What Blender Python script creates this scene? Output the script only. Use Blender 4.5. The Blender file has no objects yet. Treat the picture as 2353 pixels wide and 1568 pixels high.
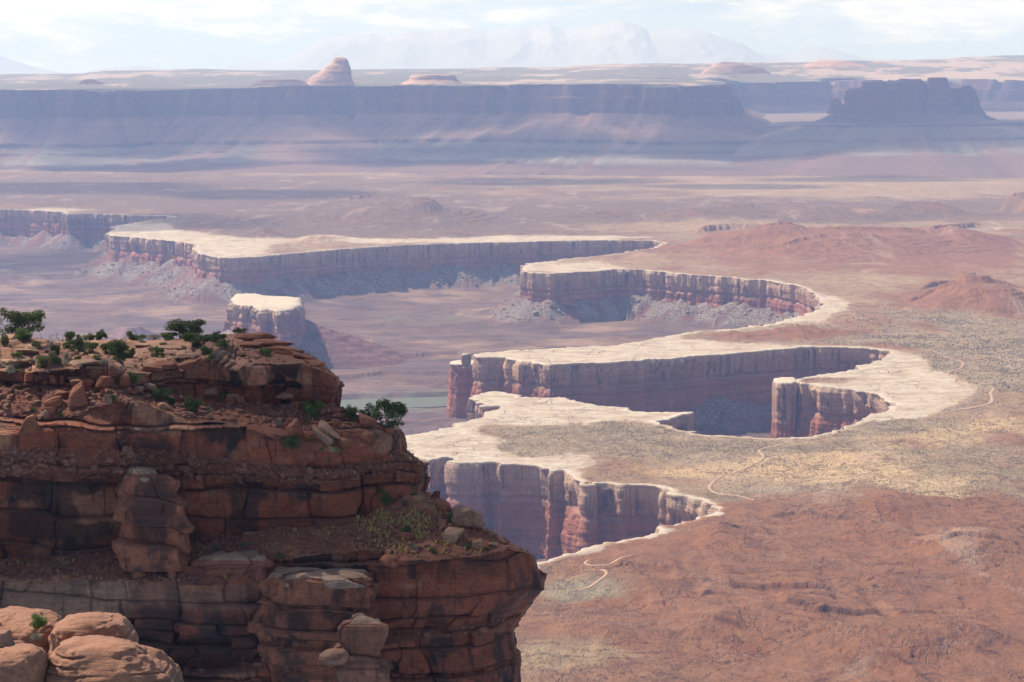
import bpy, math, random
import numpy as np
from mathutils import Vector, Matrix
from mathutils.bvhtree import BVHTree
from mathutils.kdtree import KDTree

# ------------------------------------------------------------------ camera, sky, sun, exposure
SC = bpy.context.scene
CAMZ = 450.0                       # camera height above the white-rock bench
F = 5419.0                         # focal length in units of 1/2353 of the picture width
TH = math.atan((784 - 165) / F)    # camera pitch below the horizon
cam = bpy.data.objects.new('camera', bpy.data.cameras.new('camera'))
SC.collection.objects.link(cam)
cam.location = (0, 0, CAMZ)
cam.rotation_euler = (math.pi / 2 - TH, 0, 0)
cam.data.sensor_width = 36.0
cam.data.lens = F * 36.0 / 2353.0
cam.data.clip_start = 1.0
cam.data.clip_end = 200000.0
SC.camera = cam

SUN_EL, SUN_AZ = math.radians(50), math.radians(-62)   # azimuth from +Y, negative = west (left)
to_sun = Vector((math.sin(SUN_AZ) * math.cos(SUN_EL), math.cos(SUN_AZ) * math.cos(SUN_EL), math.sin(SUN_EL)))
sun = bpy.data.objects.new('sun', bpy.data.lights.new('sun', 'SUN'))
SC.collection.objects.link(sun)
sun.data.energy = 5.0
sun.data.angle = math.radians(0.6)
sun.data.color = (1.0, 0.94, 0.86)
sun.rotation_euler = to_sun.to_track_quat('Z', 'Y').to_euler()

SC.view_settings.view_transform = 'Standard'
SC.view_settings.look = 'None'
SC.view_settings.gamma = 1.0
SC.view_settings.exposure = 0.45
SC.render.engine = 'CYCLES'
SC.cycles.max_bounces = 6
SC.cycles.diffuse_bounces = 3
SC.cycles.volume_bounces = 1
SC.cycles.transparent_max_bounces = 48
SC.cycles.use_denoising = True

W = bpy.data.worlds.new("World")
SC.world = W
W.use_nodes = True
wn = W.node_tree
for n_ in list(wn.nodes):
    wn.nodes.remove(n_)


class NT:
    """short-hand for building node trees"""
    def __init__(s, tree):
        s.t = tree
    def n(s, typ, props=None, **inp):
        nd = s.t.nodes.new(typ)
        for k, v in (props or {}).items():
            setattr(nd, k, v)
        for k, v in inp.items():
            key = int(k[1:]) if k[0] == 'i' and k[1:].isdigit() else k.replace('_', ' ')
            s.put(nd.inputs[key], v)
        return nd
    def put(s, sock, v):
        if isinstance(v, bpy.types.NodeSocket):
            s.t.links.new(v, sock)
        elif isinstance(v, (tuple, list)):
            if sock.type == 'RGBA' and len(v) == 3:
                v = tuple(v) + (1.0,)
            sock.default_value = v
        else:
            sock.default_value = v
    def m(s, op, a, b=0.0, c=0.0, clamp=False):
        nd = s.t.nodes.new('ShaderNodeMath')
        nd.operation = op
        nd.use_clamp = clamp
        for i, v in enumerate((a, b, c)):
            s.put(nd.inputs[i], v)
        return nd.outputs[0]
    def ramp(s, x, lo, hi, a=0.0, b=1.0):
        nd = s.t.nodes.new('ShaderNodeMapRange')
        nd.interpolation_type = 'SMOOTHSTEP'
        for i, v in enumerate((x, lo, hi, a, b)):
            s.put(nd.inputs[i], v)
        return nd.outputs[0]
    def mix(s, f, a, b, mode='MIX'):
        nd = s.t.nodes.new('ShaderNodeMix')
        nd.data_type = 'RGBA'
        nd.blend_type = mode
        s.put(nd.inputs[0], f)
        s.put(nd.inputs[6], a)
        s.put(nd.inputs[7], b)
        return nd.outputs[2]
    def scale(s, vec, sc, off=(0, 0, 0)):
        nd = s.t.nodes.new('ShaderNodeMapping')
        s.put(nd.inputs[0], vec)
        nd.inputs['Location'].default_value = off
        nd.inputs['Scale'].default_value = sc
        return nd.outputs[0]
    def noise(s, vec, sc=1.0, det=4.0, rough=0.55, dist=0.0):
        nd = s.t.nodes.new('ShaderNodeTexNoise')
        s.put(nd.inputs['Vector'], vec)
        nd.inputs['Scale'].default_value = sc
        nd.inputs['Detail'].default_value = det
        nd.inputs['Roughness'].default_value = rough
        nd.inputs['Distortion'].default_value = dist
        return nd.outputs[0]
    def vor(s, vec, sc=1.0, feature='F1', rnd=1.0):
        nd = s.t.nodes.new('ShaderNodeTexVoronoi')
        nd.feature = feature
        s.put(nd.inputs['Vector'], vec)
        nd.inputs['Scale'].default_value = sc
        nd.inputs['Randomness'].default_value = rnd
        return nd.outputs[0]


w = NT(wn)
sky = w.n('ShaderNodeTexSky', dict(sky_type='NISHITA', sun_disc=False, sun_elevation=SUN_EL, sun_rotation=SUN_AZ,
                                   altitude=1800.0, air_density=1.0, dust_density=1.6, ozone_density=1.0))
dirv = w.n('ShaderNodeTexCoord').outputs['Generated']
sp = w.n('ShaderNodeSeparateXYZ', i0=dirv)
cl1 = w.noise(w.scale(dirv, (8, 8, 48)), 1.0, 8, 0.6, 0.2)
cl2 = w.noise(w.scale(dirv, (34, 34, 150)), 1.0, 6, 0.6, 0.2)
csum = w.m('ADD', w.m('MULTIPLY', cl1, 0.75), w.m('MULTIPLY', cl2, 0.25))
low = w.ramp(sp.outputs[2], 0.004, 0.03)            # clouds thicken above the horizon band
cfac = w.m('MULTIPLY', w.ramp(w.m('ADD', csum, w.m('MULTIPLY', low, 0.10)), 0.50, 0.66), 0.8)
cfac = w.m('MULTIPLY', cfac, w.m('MULTIPLY', w.ramp(sp.outputs[2], -0.02, 0.012), w.ramp(sp.outputs[2], 0.05, 0.16, 1.0, 0.12)))
cloudcol = w.mix(w.ramp(cl2, 0.35, 0.7), (9.6, 10.4, 11.6), (15.0, 14.8, 14.2))
skyc = w.mix(w.ramp(sp.outputs[2], 0.03, 0.12, 0.75, 0.0), sky.outputs[0], (5.8, 7.8, 10.6))
skycol = w.mix(cfac, skyc, cloudcol)
bg = w.n('ShaderNodeBackground', Color=skycol, Strength=0.075)
w.n('ShaderNodeOutputWorld', Surface=bg.outputs[0])

# ------------------------------------------------------------------ view maths (only to read plan positions off the survey photo)
CT, ST = math.cos(TH), math.sin(TH)


def rdir(u, v):
    u = np.asarray(u, float); v = np.asarray(v, float)
    dx = (u - 1176.5) / F
    dy = (784 - v) / F
    return dx, CT + dy * ST, -ST + dy * CT


def gp(u, v, z=0.0):
    a, b, c = rdir(u, v)
    t = (z - CAMZ) / c
    return a * t, b * t


def dp(u, v, d):
    """point seen at (u, v) at forward distance d"""
    a, b, c = rdir(u, v)
    t = np.asarray(d, float) / b
    return np.stack([a * t, b * t, CAMZ + c * t], -1)


def proj(x, y, z):
    zc = z - CAMZ
    f = y * CT - zc * ST
    up = y * ST + zc * CT
    return 1176.5 + F * x / f, 784 - F * up / f


# ------------------------------------------------------------------ noise
def _h(ix, iy, iz, seed):
    h = (ix.astype(np.uint32) * np.uint32(374761393) + iy.astype(np.uint32) * np.uint32(668265263)
         + iz.astype(np.uint32) * np.uint32(2246822519) + np.uint32((seed * 3266489917) & 0xffffffff))
    h = (h ^ (h >> np.uint32(13))) * np.uint32(1274126177)
    h = (h ^ (h >> np.uint32(15))) * np.uint32(2246822519)
    h ^= h >> np.uint32(16)
    return h.astype(np.float32) * np.float32(2.0 / 4294967296.0) - np.float32(1.0)


def vn(x, y, z=None, seed=1):
    x, y, z_ = np.broadcast_arrays(np.asarray(x, np.float32), np.asarray(y, np.float32), np.float32(0) if z is None else np.asarray(z, np.float32))
    z = None if z is None else z_
    x0 = np.floor(x); y0 = np.floor(y)
    fx = x - x0; fy = y - y0
    fx = fx * fx * (3 - 2 * fx); fy = fy * fy * (3 - 2 * fy)
    ix = x0.astype(np.int64); iy = y0.astype(np.int64)
    def lay(iz):
        a = _h(ix, iy, iz, seed); b = _h(ix + 1, iy, iz, seed)
        c = _h(ix, iy + 1, iz, seed); d = _h(ix + 1, iy + 1, iz, seed)
        a = a + (b - a) * fx
        c = c + (d - c) * fx
        return a + (c - a) * fy
    if z is None:
        return lay(np.zeros_like(ix))
    z0 = np.floor(z); fz = z - z0; fz = fz * fz * (3 - 2 * fz)
    iz = z0.astype(np.int64)
    a = lay(iz); b = lay(iz + 1)
    return a + (b - a) * fz


def fbm(x, y, z=None, o=4, seed=1, g=0.5):
    s = 0; a = 1.0; t = 0; k = 1.0
    for i in range(o):
        s = s + a * vn(x * k + 17.3 * i, y * k - 9.1 * i, None if z is None else z * k + 5.7 * i, seed + i)
        t += a; a *= g; k *= 2.03
    return s / t


def sm(x, a=0.0, b=1.0):
    t = np.clip((x - a) / (b - a), 0, 1)
    return t * t * (3 - 2 * t)


def rnd1(i, seed=0):
    i = np.asarray(i).astype(np.int64)
    return _h(i, i * 0 + 7, i * 0 + 3, seed) * 0.5 + 0.5


# ------------------------------------------------------------------ mesh helpers
def tag(o, label=None, cat=None, group=None, kind=None):
    if label: o['label'] = label
    if cat: o['category'] = cat
    if group: o['group'] = group
    if kind: o['kind'] = kind
    return o


def mesh_from(name, co, faces, mat, col=None, smooth=True, parent=None):
    """co (n,3); faces: int array (m,3|4)"""
    me = bpy.data.meshes.new(name)
    co = np.ascontiguousarray(co, np.float32); faces = np.ascontiguousarray(faces, np.int32)
    k = faces.shape[1]
    me.vertices.add(len(co)); me.vertices.foreach_set('co', co.ravel())
    me.loops.add(faces.size); me.loops.foreach_set('vertex_index', faces.ravel())
    me.polygons.add(len(faces))
    me.polygons.foreach_set('loop_start', np.arange(0, faces.size, k, dtype=np.int32))
    me.polygons.foreach_set('loop_total', np.full(len(faces), k, np.int32))
    me.polygons.foreach_set('use_smooth', np.full(len(faces), smooth, bool))
    me.update(calc_edges=True)
    if col is not None:
        c = np.ones((len(co), 4), np.float32)
        c[:, :col.shape[1]] = col
        at = me.color_attributes.new('Col', 'FLOAT_COLOR', 'POINT')
        at.data.foreach_set('color', c.ravel())
    if mat: me.materials.append(mat)
    o = bpy.data.objects.new(name, me)
    SC.collection.objects.link(o)
    if parent: o.parent = parent
    return o


def grid_faces(nr, nc, keep=None, wrap=False, flip=False):
    r = np.arange(nr - 1)[:, None]
    c = np.arange(nc if wrap else nc - 1)[None, :]
    c1 = (c + 1) % nc
    a = r * nc + c; b = r * nc + c1; d = (r + 1) * nc + c; e = (r + 1) * nc + c1
    f = np.stack([a, d, e, b] if not flip else [a, b, e, d], -1)
    f = f[keep] if keep is not None else f.reshape(-1, 4)
    return f.reshape(-1, 4)


def compact(co, faces, col):
    used = np.zeros(len(co), bool); used[faces.ravel()] = True
    idx = np.cumsum(used) - 1
    return co[used], idx[faces], col[used]


def resample(P, step):
    P = np.asarray(P, float)
    L = np.r_[0, np.cumsum(np.linalg.norm(np.diff(P[:, :2], axis=0), axis=1))]
    n = max(2, int(L[-1] / step) + 1)
    s = np.linspace(0, L[-1], n)
    return np.stack([np.interp(s, L, P[:, i]) for i in range(P.shape[1])], -1), s


def smooth_line(P, k, closed=False):
    for _ in range(k):
        if closed:
            P = 0.25 * np.roll(P, 1, 0) + 0.5 * P + 0.25 * np.roll(P, -1, 0)
        else:
            Q = P.copy(); Q[1:-1] = 0.25 * P[:-2] + 0.5 * P[1:-1] + 0.25 * P[2:]; P = Q
    return P


def hexmix(w_, cols):
    return sum(w_[..., i:i + 1] * np.asarray(cols[i], np.float32) for i in range(len(cols)))

# ------------------------------------------------------------------ materials
def new_mat(name):
    m = bpy.data.materials.new(name)
    m.use_nodes = True
    for nd in list(m.node_tree.nodes):
        m.node_tree.nodes.remove(nd)
    return m, NT(m.node_tree)


def finish(k, col, rough=0.9, height=None, dist=1.0, strength=1.0):
    b = k.n('ShaderNodeBsdfPrincipled', Base_Color=col, Roughness=rough)
    b.inputs['Specular IOR Level'].default_value = 0.25
    if height is not None:
        bp = k.n('ShaderNodeBump', Height=height, Distance=dist, Strength=strength)
        k.put(b.inputs['Normal'], bp.outputs[0])
    k.n('ShaderNodeOutputMaterial', Surface=b.outputs[0])


def attr(k):
    return k.n('ShaderNodeAttribute', dict(attribute_name='Col'))


# bench ground: vertex colour = soil colour, alpha = how much scrub grows there
M_ground, k = new_mat('desert_ground')
a = attr(k); pos = k.n('ShaderNodeNewGeometry').outputs['Position']
p2 = k.scale(pos, (1, 1, 0))
big = k.noise(k.scale(pos, (1, 1, 0)), 0.012, 5, 0.6, 0.5)
fine = k.noise(p2, 0.22, 4, 0.7)
col = k.mix(k.ramp(big, 0.35, 0.7, 0.0, 0.5), a.outputs[0], k.mix(1.0, a.outputs[0], (1.18, 1.0, 0.86), 'MULTIPLY'))
mid = k.noise(k.scale(pos, (0.045, 0.03, 0), (7, 1, 0)), 1.0, 9, 0.78, 0.0)
col = k.mix(k.ramp(mid, 0.46, 0.60, 0.0, 0.6), col, k.mix(1.0, col, (0.60, 0.55, 0.54), 'MULTIPLY'))
col = k.mix(k.ramp(mid, 0.46, 0.34, 0.0, 0.5), col, k.mix(1.0, col, (1.35, 1.32, 1.25), 'MULTIPLY'))
col = k.mix(k.ramp(fine, 0.35, 0.65, 0.0, 0.55), col, k.mix(1.0, col, (0.66, 0.64, 0.62), 'MULTIPLY'))
ln1 = k.m('ABSOLUTE', k.m('SUBTRACT', k.noise(k.scale(pos, (0.020, 0.013, 0), (2, 5, 0)), 1.0, 6, 0.6), 0.5))
ln2 = k.m('ABSOLUTE', k.m('SUBTRACT', k.noise(k.scale(pos, (0.034, 0.022, 0), (11, 3, 0)), 1.0, 5, 0.6), 0.5))
lines = k.m('MULTIPLY', k.ramp(ln1, 0.0, 0.016, 1, 0), k.ramp(k.noise(p2, 0.008, 3), 0.45, 0.6))
dark_l = k.m('MULTIPLY', k.ramp(ln2, 0.0, 0.018, 1, 0), k.ramp(k.noise(k.scale(pos, (1, 1, 0), (90, 40, 0)), 0.011, 3), 0.42, 0.58))
col = k.mix(k.m('MULTIPLY', dark_l, 0.55), col, k.mix(1.0, col, (0.42, 0.36, 0.34), 'MULTIPLY'))
col = k.mix(k.m('MULTIPLY', lines, 0.35), col, (0.47, 0.31, 0.20))
wash = k.noise(k.scale(pos, (0.006, 0.0022, 0), (3, 9, 0)), 1.0, 6, 0.65, 1.2)
col = k.mix(k.ramp(wash, 0.56, 0.66, 0.0, 0.30), col, (0.62, 0.43, 0.30))
v1 = k.vor(p2, 0.16); v2 = k.vor(k.scale(pos, (1, 1, 0), (31, 7, 0)), 0.30)
dots = k.m('MAXIMUM', k.ramp(v1, 0.20, 0.34, 1, 0), k.ramp(v2, 0.16, 0.30, 1, 0))
dens = k.ramp(k.noise(p2, 0.02, 3, 0.6), 0.35, 0.6, 0.35, 1.0)
dots = k.m('MULTIPLY', k.m('MULTIPLY', dots, a.outputs['Alpha']), dens)
col = k.mix(k.m('MULTIPLY', dots, 0.85), col, (0.095, 0.085, 0.055))
finish(k, col, 0.95, k.m('ADD', k.m('SUBTRACT', k.m('MULTIPLY', mid, 4.0), k.m('ADD', lines, dark_l)), k.m('ADD', fine, k.m('MULTIPLY', dots, 0.6))), 2.2, 0.9)

# pale slickrock (also in the ground sheet, so one shader: mixed by the alpha below 0)
M_white, k = new_mat('pale_rim_sandstone')
a = attr(k); pos = k.n('ShaderNodeNewGeometry').outputs['Position']
warp = k.noise(pos, 0.03, 3, 0.6)
wv = k.n('ShaderNodeVectorMath', dict(operation='ADD'), i0=pos)
wc = k.n('ShaderNodeTexNoise', Vector=pos, Scale=0.02, Detail=3.0)
wm = k.n('ShaderNodeVectorMath', dict(operation='MULTIPLY'), i0=wc.outputs[1], i1=(60.0, 60.0, 0.0))
k.put(wv.inputs[1], wm.outputs[0])
cr1 = k.vor(k.scale(wv.outputs[0], (1.0, 0.45, 0)), 0.018, 'DISTANCE_TO_EDGE')
cr2 = k.vor(k.scale(wv.outputs[0], (0.5, 1.0, 0), (50, 3, 0)), 0.05, 'DISTANCE_TO_EDGE')
crack = k.m('MAXIMUM', k.ramp(cr1, 0.004, 0.03, 1, 0), k.m('MULTIPLY', k.ramp(cr2, 0.008, 0.05, 1, 0), 0.6))
fine = k.noise(k.scale(pos, (0.035, 0.10, 0.05)), 1.0, 9, 0.78, 0.5)
blot = k.noise(k.scale(pos, (0.02, 0.03, 0)), 1.0, 5, 0.6)
col = k.mix(k.ramp(fine, 0.44, 0.60, 0, 0.75), a.outputs[0], k.mix(1.0, a.outputs[0], (0.66, 0.56, 0.48), 'MULTIPLY'))
col = k.mix(k.ramp(blot, 0.47, 0.62, 0, 0.7), col, (0.40, 0.27, 0.175))
crack = k.m('MULTIPLY', crack, k.ramp(k.noise(k.scale(pos, (0.02, 0.012, 0), (8, 8, 0)), 1.0, 3), 0.44, 0.6))
col = k.mix(k.m('MULTIPLY', crack, 0.62), col, (0.25, 0.18, 0.13))
finish(k, col, 0.9, k.m('SUBTRACT', k.m('MULTIPLY', fine, 1.4), k.m('MULTIPLY', crack, 0.8)), 2.5, 0.9)

# canyon walls: vertex colour = bed colour, alpha = desert varnish amount
M_wall, k = new_mat('canyon_wall_rock')
a = attr(k); pos = k.n('ShaderNodeNewGeometry').outputs['Position']
st = k.noise(k.scale(pos, (0.085, 0.085, 0.0035)), 1.0, 4, 0.62, 0.2)
st2 = k.noise(k.scale(pos, (0.3, 0.3, 0.012), (9, 4, 1)), 1.0, 3, 0.6)
stm = k.noise(k.scale(pos, (0.02, 0.02, 0.012), (4, 44, 1)), 1.0, 3, 0.6)
streak = k.m('MULTIPLY', k.m('MAXIMUM', k.ramp(st, 0.50, 0.60), k.m('MULTIPLY', k.ramp(st2, 0.54, 0.64), 0.7)), k.ramp(stm, 0.38, 0.58))
bed = k.noise(k.scale(pos, (0.004, 0.004, 0.32)), 1.0, 6, 0.7)
col = k.mix(k.ramp(bed, 0.35, 0.65, 0.0, 0.6), a.outputs[0], k.mix(1.0, a.outputs[0], (0.70, 0.62, 0.60), 'MULTIPLY'))
gr = k.noise(pos, 0.11, 5, 0.7)
col = k.mix(k.ramp(gr, 0.45, 0.72, 0, 0.5), col, k.mix(1.0, col, (1.3, 1.2, 1.12), 'MULTIPLY'))
col = k.mix(k.m('MULTIPLY', streak, a.outputs['Alpha']), col, (0.085, 0.055, 0.05))
finish(k, col, 0.88, k.m('ADD', k.m('MULTIPLY', bed, 1.0), k.m('MULTIPLY', gr, 1.2)), 3.0, 0.9)

# basin floor, talus
M_basin, k = new_mat('basin_soil')
a = attr(k); pos = k.n('ShaderNodeNewGeometry').outputs['Position']
fine = k.noise(pos, 0.12, 6, 0.75)
bl = k.noise(k.scale(pos, (0.008, 0.014, 0.02)), 1.0, 9, 0.72, 0.3)
be = k.noise(k.scale(pos, (0.006, 0.006, 0.55)), 1.0, 5, 0.7)
col = k.mix(k.ramp(bl, 0.45, 0.58, 0, 0.7), a.outputs[0], k.mix(1.0, a.outputs[0], (0.56, 0.50, 0.54), 'MULTIPLY'))
col = k.mix(k.ramp(be, 0.5, 0.6, 0, 0.55), col, k.mix(1.0, col, (0.55, 0.48, 0.5), 'MULTIPLY'))
v = k.vor(pos, 0.2)
peb = k.m('MULTIPLY', k.ramp(v, 0.25, 0.42, 1, 0), a.outputs['Alpha'])
col = k.mix(peb, col, (0.46, 0.40, 0.34))
col = k.mix(k.ramp(fine, 0.4, 0.7, 0, 0.4), col, k.mix(1.0, col, (0.65, 0.6, 0.6), 'MULTIPLY'))
finish(k, col, 0.95, k.m('ADD', fine, k.m('MULTIPLY', peb, 1.0)), 3.0, 0.9)

# distant mesas
M_far, k = new_mat('mesa_rock')
a = attr(k); pos = k.n('ShaderNodeNewGeometry').outputs['Position']
st = k.noise(k.scale(pos, (0.022, 0.022, 0.002)), 1.0, 5, 0.62)
bed = k.noise(k.scale(pos, (0.0006, 0.0006, 0.09)), 1.0, 5, 0.7)
gr = k.noise(pos, 0.03, 6, 0.7)
col = k.mix(k.m('MULTIPLY', k.ramp(bed, 0.4, 0.6, 0, 0.7), k.ramp(a.outputs['Alpha'], 0, 0.9, 0.2, 1.0)), a.outputs[0], k.mix(1.0, a.outputs[0], (0.62, 0.55, 0.55), 'MULTIPLY'))
col = k.mix(k.m('MULTIPLY', k.ramp(st, 0.48, 0.6), k.m('MULTIPLY', a.outputs['Alpha'], 0.8)), col, (0.07, 0.045, 0.04))
col = k.mix(k.ramp(gr, 0.45, 0.7, 0, 0.6), col, k.mix(1.0, col, (1.5, 1.35, 1.2), 'MULTIPLY'))
finish(k, col, 0.95, gr, 12.0, 0.9)

# near cliff: vertex colour = bed colour, alpha = varnish
def cliff_mat(name, tint=(1, 1, 1), sc=1.0):
    m, k = new_mat(name)
    a = attr(k); g = k.n('ShaderNodeNewGeometry'); pos = g.outputs['Position']
    base = k.mix(1.0, a.outputs[0], tint, 'MULTIPLY')
    lam = k.noise(k.scale(pos, (0.25, 0.25, 9.0)), sc, 5, 0.7, 0.3)
    gr = k.noise(pos, 2.6 * sc, 8, 0.78)
    bl = k.noise(pos, 0.5 * sc, 5, 0.65, 0.5)
    st = k.noise(k.scale(pos, (1.3, 1.3, 0.10)), sc, 4, 0.65, 0.3)
    st0 = k.noise(k.scale(pos, (0.28, 0.28, 0.16), (5, 2, 8)), sc, 4, 0.6)
    col = k.mix(k.ramp(lam, 0.4, 0.62, 0, 0.4), base, k.mix(1.0, base, (0.62, 0.55, 0.52), 'MULTIPLY'))
    col = k.mix(k.ramp(bl, 0.44, 0.68, 0, 0.55), col, k.mix(1.0, base, (1.35, 1.22, 1.08), 'MULTIPLY'))
    col = k.mix(k.ramp(gr, 0.46, 0.66, 0, 0.75), col, k.mix(1.0, col, (0.42, 0.38, 0.38), 'MULTIPLY'))
    varn = k.m('MULTIPLY', k.m('MAXIMUM', k.ramp(st0, 0.50, 0.60), k.m('MULTIPLY', k.ramp(st, 0.52, 0.66), 0.7)), a.outputs['Alpha'])
    col = k.mix(varn, col, (0.040, 0.024, 0.022))
    lich = k.noise(pos, 1.3 * sc, 7, 0.8)
    col = k.mix(k.ramp(lich, 0.60, 0.72, 0, 0.45), col, (0.20, 0.17, 0.11))
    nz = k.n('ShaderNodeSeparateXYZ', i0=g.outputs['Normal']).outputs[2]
    pale_top = k.m('MULTIPLY', k.ramp(nz, 0.35, 0.85), k.ramp(gr, 0.3, 0.55, 0.35, 0.85))  # upward-facing rock mixes toward a paler tan
    col = k.mix(k.m('MULTIPLY', pale_top, 0.5), col, k.mix(0.5, k.mix(1.0, a.outputs[0], (1.7, 1.75, 1.8), 'MULTIPLY'), (0.36, 0.21, 0.14)))
    h = k.m('ADD', k.m('MULTIPLY', lam, 0.35), k.m('ADD', k.m('MULTIPLY', gr, 0.45), k.m('MULTIPLY', bl, 0.5)))
    finish(k, col, 0.88, h, 0.55 / sc, 0.9)
    return m
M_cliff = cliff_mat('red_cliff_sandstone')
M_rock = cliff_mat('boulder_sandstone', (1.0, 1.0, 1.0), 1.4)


def leaf_mat(name, c1, c2, c3, sc=1.2):
    m, k = new_mat(name)
    pos = k.n('ShaderNodeNewGeometry').outputs['Position']
    info = k.n('ShaderNodeObjectInfo')
    n1 = k.noise(pos, sc, 3, 0.6); n2 = k.noise(pos, 9.0, 2, 0.5)
    col = k.mix(k.ramp(n1, 0.35, 0.65), c1, c2)
    col = k.mix(k.ramp(n2, 0.4, 0.7, 0, 0.6), col, c3)
    col = k.mix(k.m('MULTIPLY', info.outputs['Random'], 0.4), col, k.mix(1.0, col, (0.75, 0.8, 0.7), 'MULTIPLY'))
    b = k.n('ShaderNodeBsdfPrincipled', Base_Color=col, Roughness=0.75)
    b.inputs['Specular IOR Level'].default_value = 0.2
    t = k.n('ShaderNodeBsdfTranslucent', Color=col)
    mx = k.n('ShaderNodeMixShader', i0=0.3)
    k.put(mx.inputs[1], b.outputs[0]); k.put(mx.inputs[2], t.outputs[0])
    k.n('ShaderNodeOutputMaterial', Surface=mx.outputs[0])
    return m
M_juniper = leaf_mat('juniper_foliage', (0.075, 0.105, 0.030), (0.125, 0.160, 0.045), (0.045, 0.065, 0.022))
M_olive = leaf_mat('olive_foliage', (0.17, 0.17, 0.065), (0.13, 0.15, 0.05), (0.22, 0.20, 0.09))
M_bright = leaf_mat('bright_green_foliage', (0.11, 0.18, 0.04), (0.16, 0.22, 0.05), (0.06, 0.10, 0.025))
M_sage = leaf_mat('sage_foliage', (0.20, 0.20, 0.155), (0.26, 0.26, 0.20), (0.14, 0.14, 0.11))
M_straw = leaf_mat('straw_grass', (0.62, 0.45, 0.16), (0.50, 0.37, 0.14), (0.70, 0.55, 0.25), 3.0)
M_scrub = leaf_mat('scrub_foliage', (0.20, 0.155, 0.095), (0.16, 0.13, 0.08), (0.25, 0.19, 0.12), 0.05)


def plain(name, c, rough=0.6, metal=0.0, var=0.0, sc=4.0):
    m, k = new_mat(name)
    colr = c
    if var:
        colr = k.mix(k.ramp(k.noise(k.n('ShaderNodeTexCoord').outputs['Object'], sc, 4), 0.3, 0.7), c, tuple(x * (1 - var) for x in c))
    b = k.n('ShaderNodeBsdfPrincipled', Base_Color=colr, Roughness=rough, Metallic=metal)
    k.n('ShaderNodeOutputMaterial', Surface=b.outputs[0])
    return m
M_bark = plain('grey_bark', (0.15, 0.115, 0.09), 0.9, 0, 0.5, 3.0)
M_dead = plain('dead_wood', (0.20, 0.17, 0.15), 0.9, 0, 0.4, 3.0)
M_road, k = new_mat('dirt_track')
pos = k.n('ShaderNodeNewGeometry').outputs['Position']
finish(k, k.mix(k.ramp(k.noise(pos, 0.15, 5, 0.7), 0.3, 0.7), (0.46, 0.30, 0.19), (0.36, 0.215, 0.135)), 0.95)
M_water, k = new_mat('muddy_river_water')
pos = k.n('ShaderNodeNewGeometry').outputs['Position']
b = k.n('ShaderNodeBsdfPrincipled', Base_Color=k.mix(k.noise(k.scale(pos, (0.01, 0.03, 0)), 1.0, 4), (0.15, 0.14, 0.085), (0.11, 0.115, 0.07)), Roughness=0.55)
bp = k.n('ShaderNodeBump', Height=k.noise(pos, 0.15, 4, 0.7), Distance=2.0, Strength=0.6)
b.inputs['Specular IOR Level'].default_value = 0.2
k.put(b.inputs['Normal'], bp.outputs[0])
k.n('ShaderNodeOutputMaterial', Surface=b.outputs[0])

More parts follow.
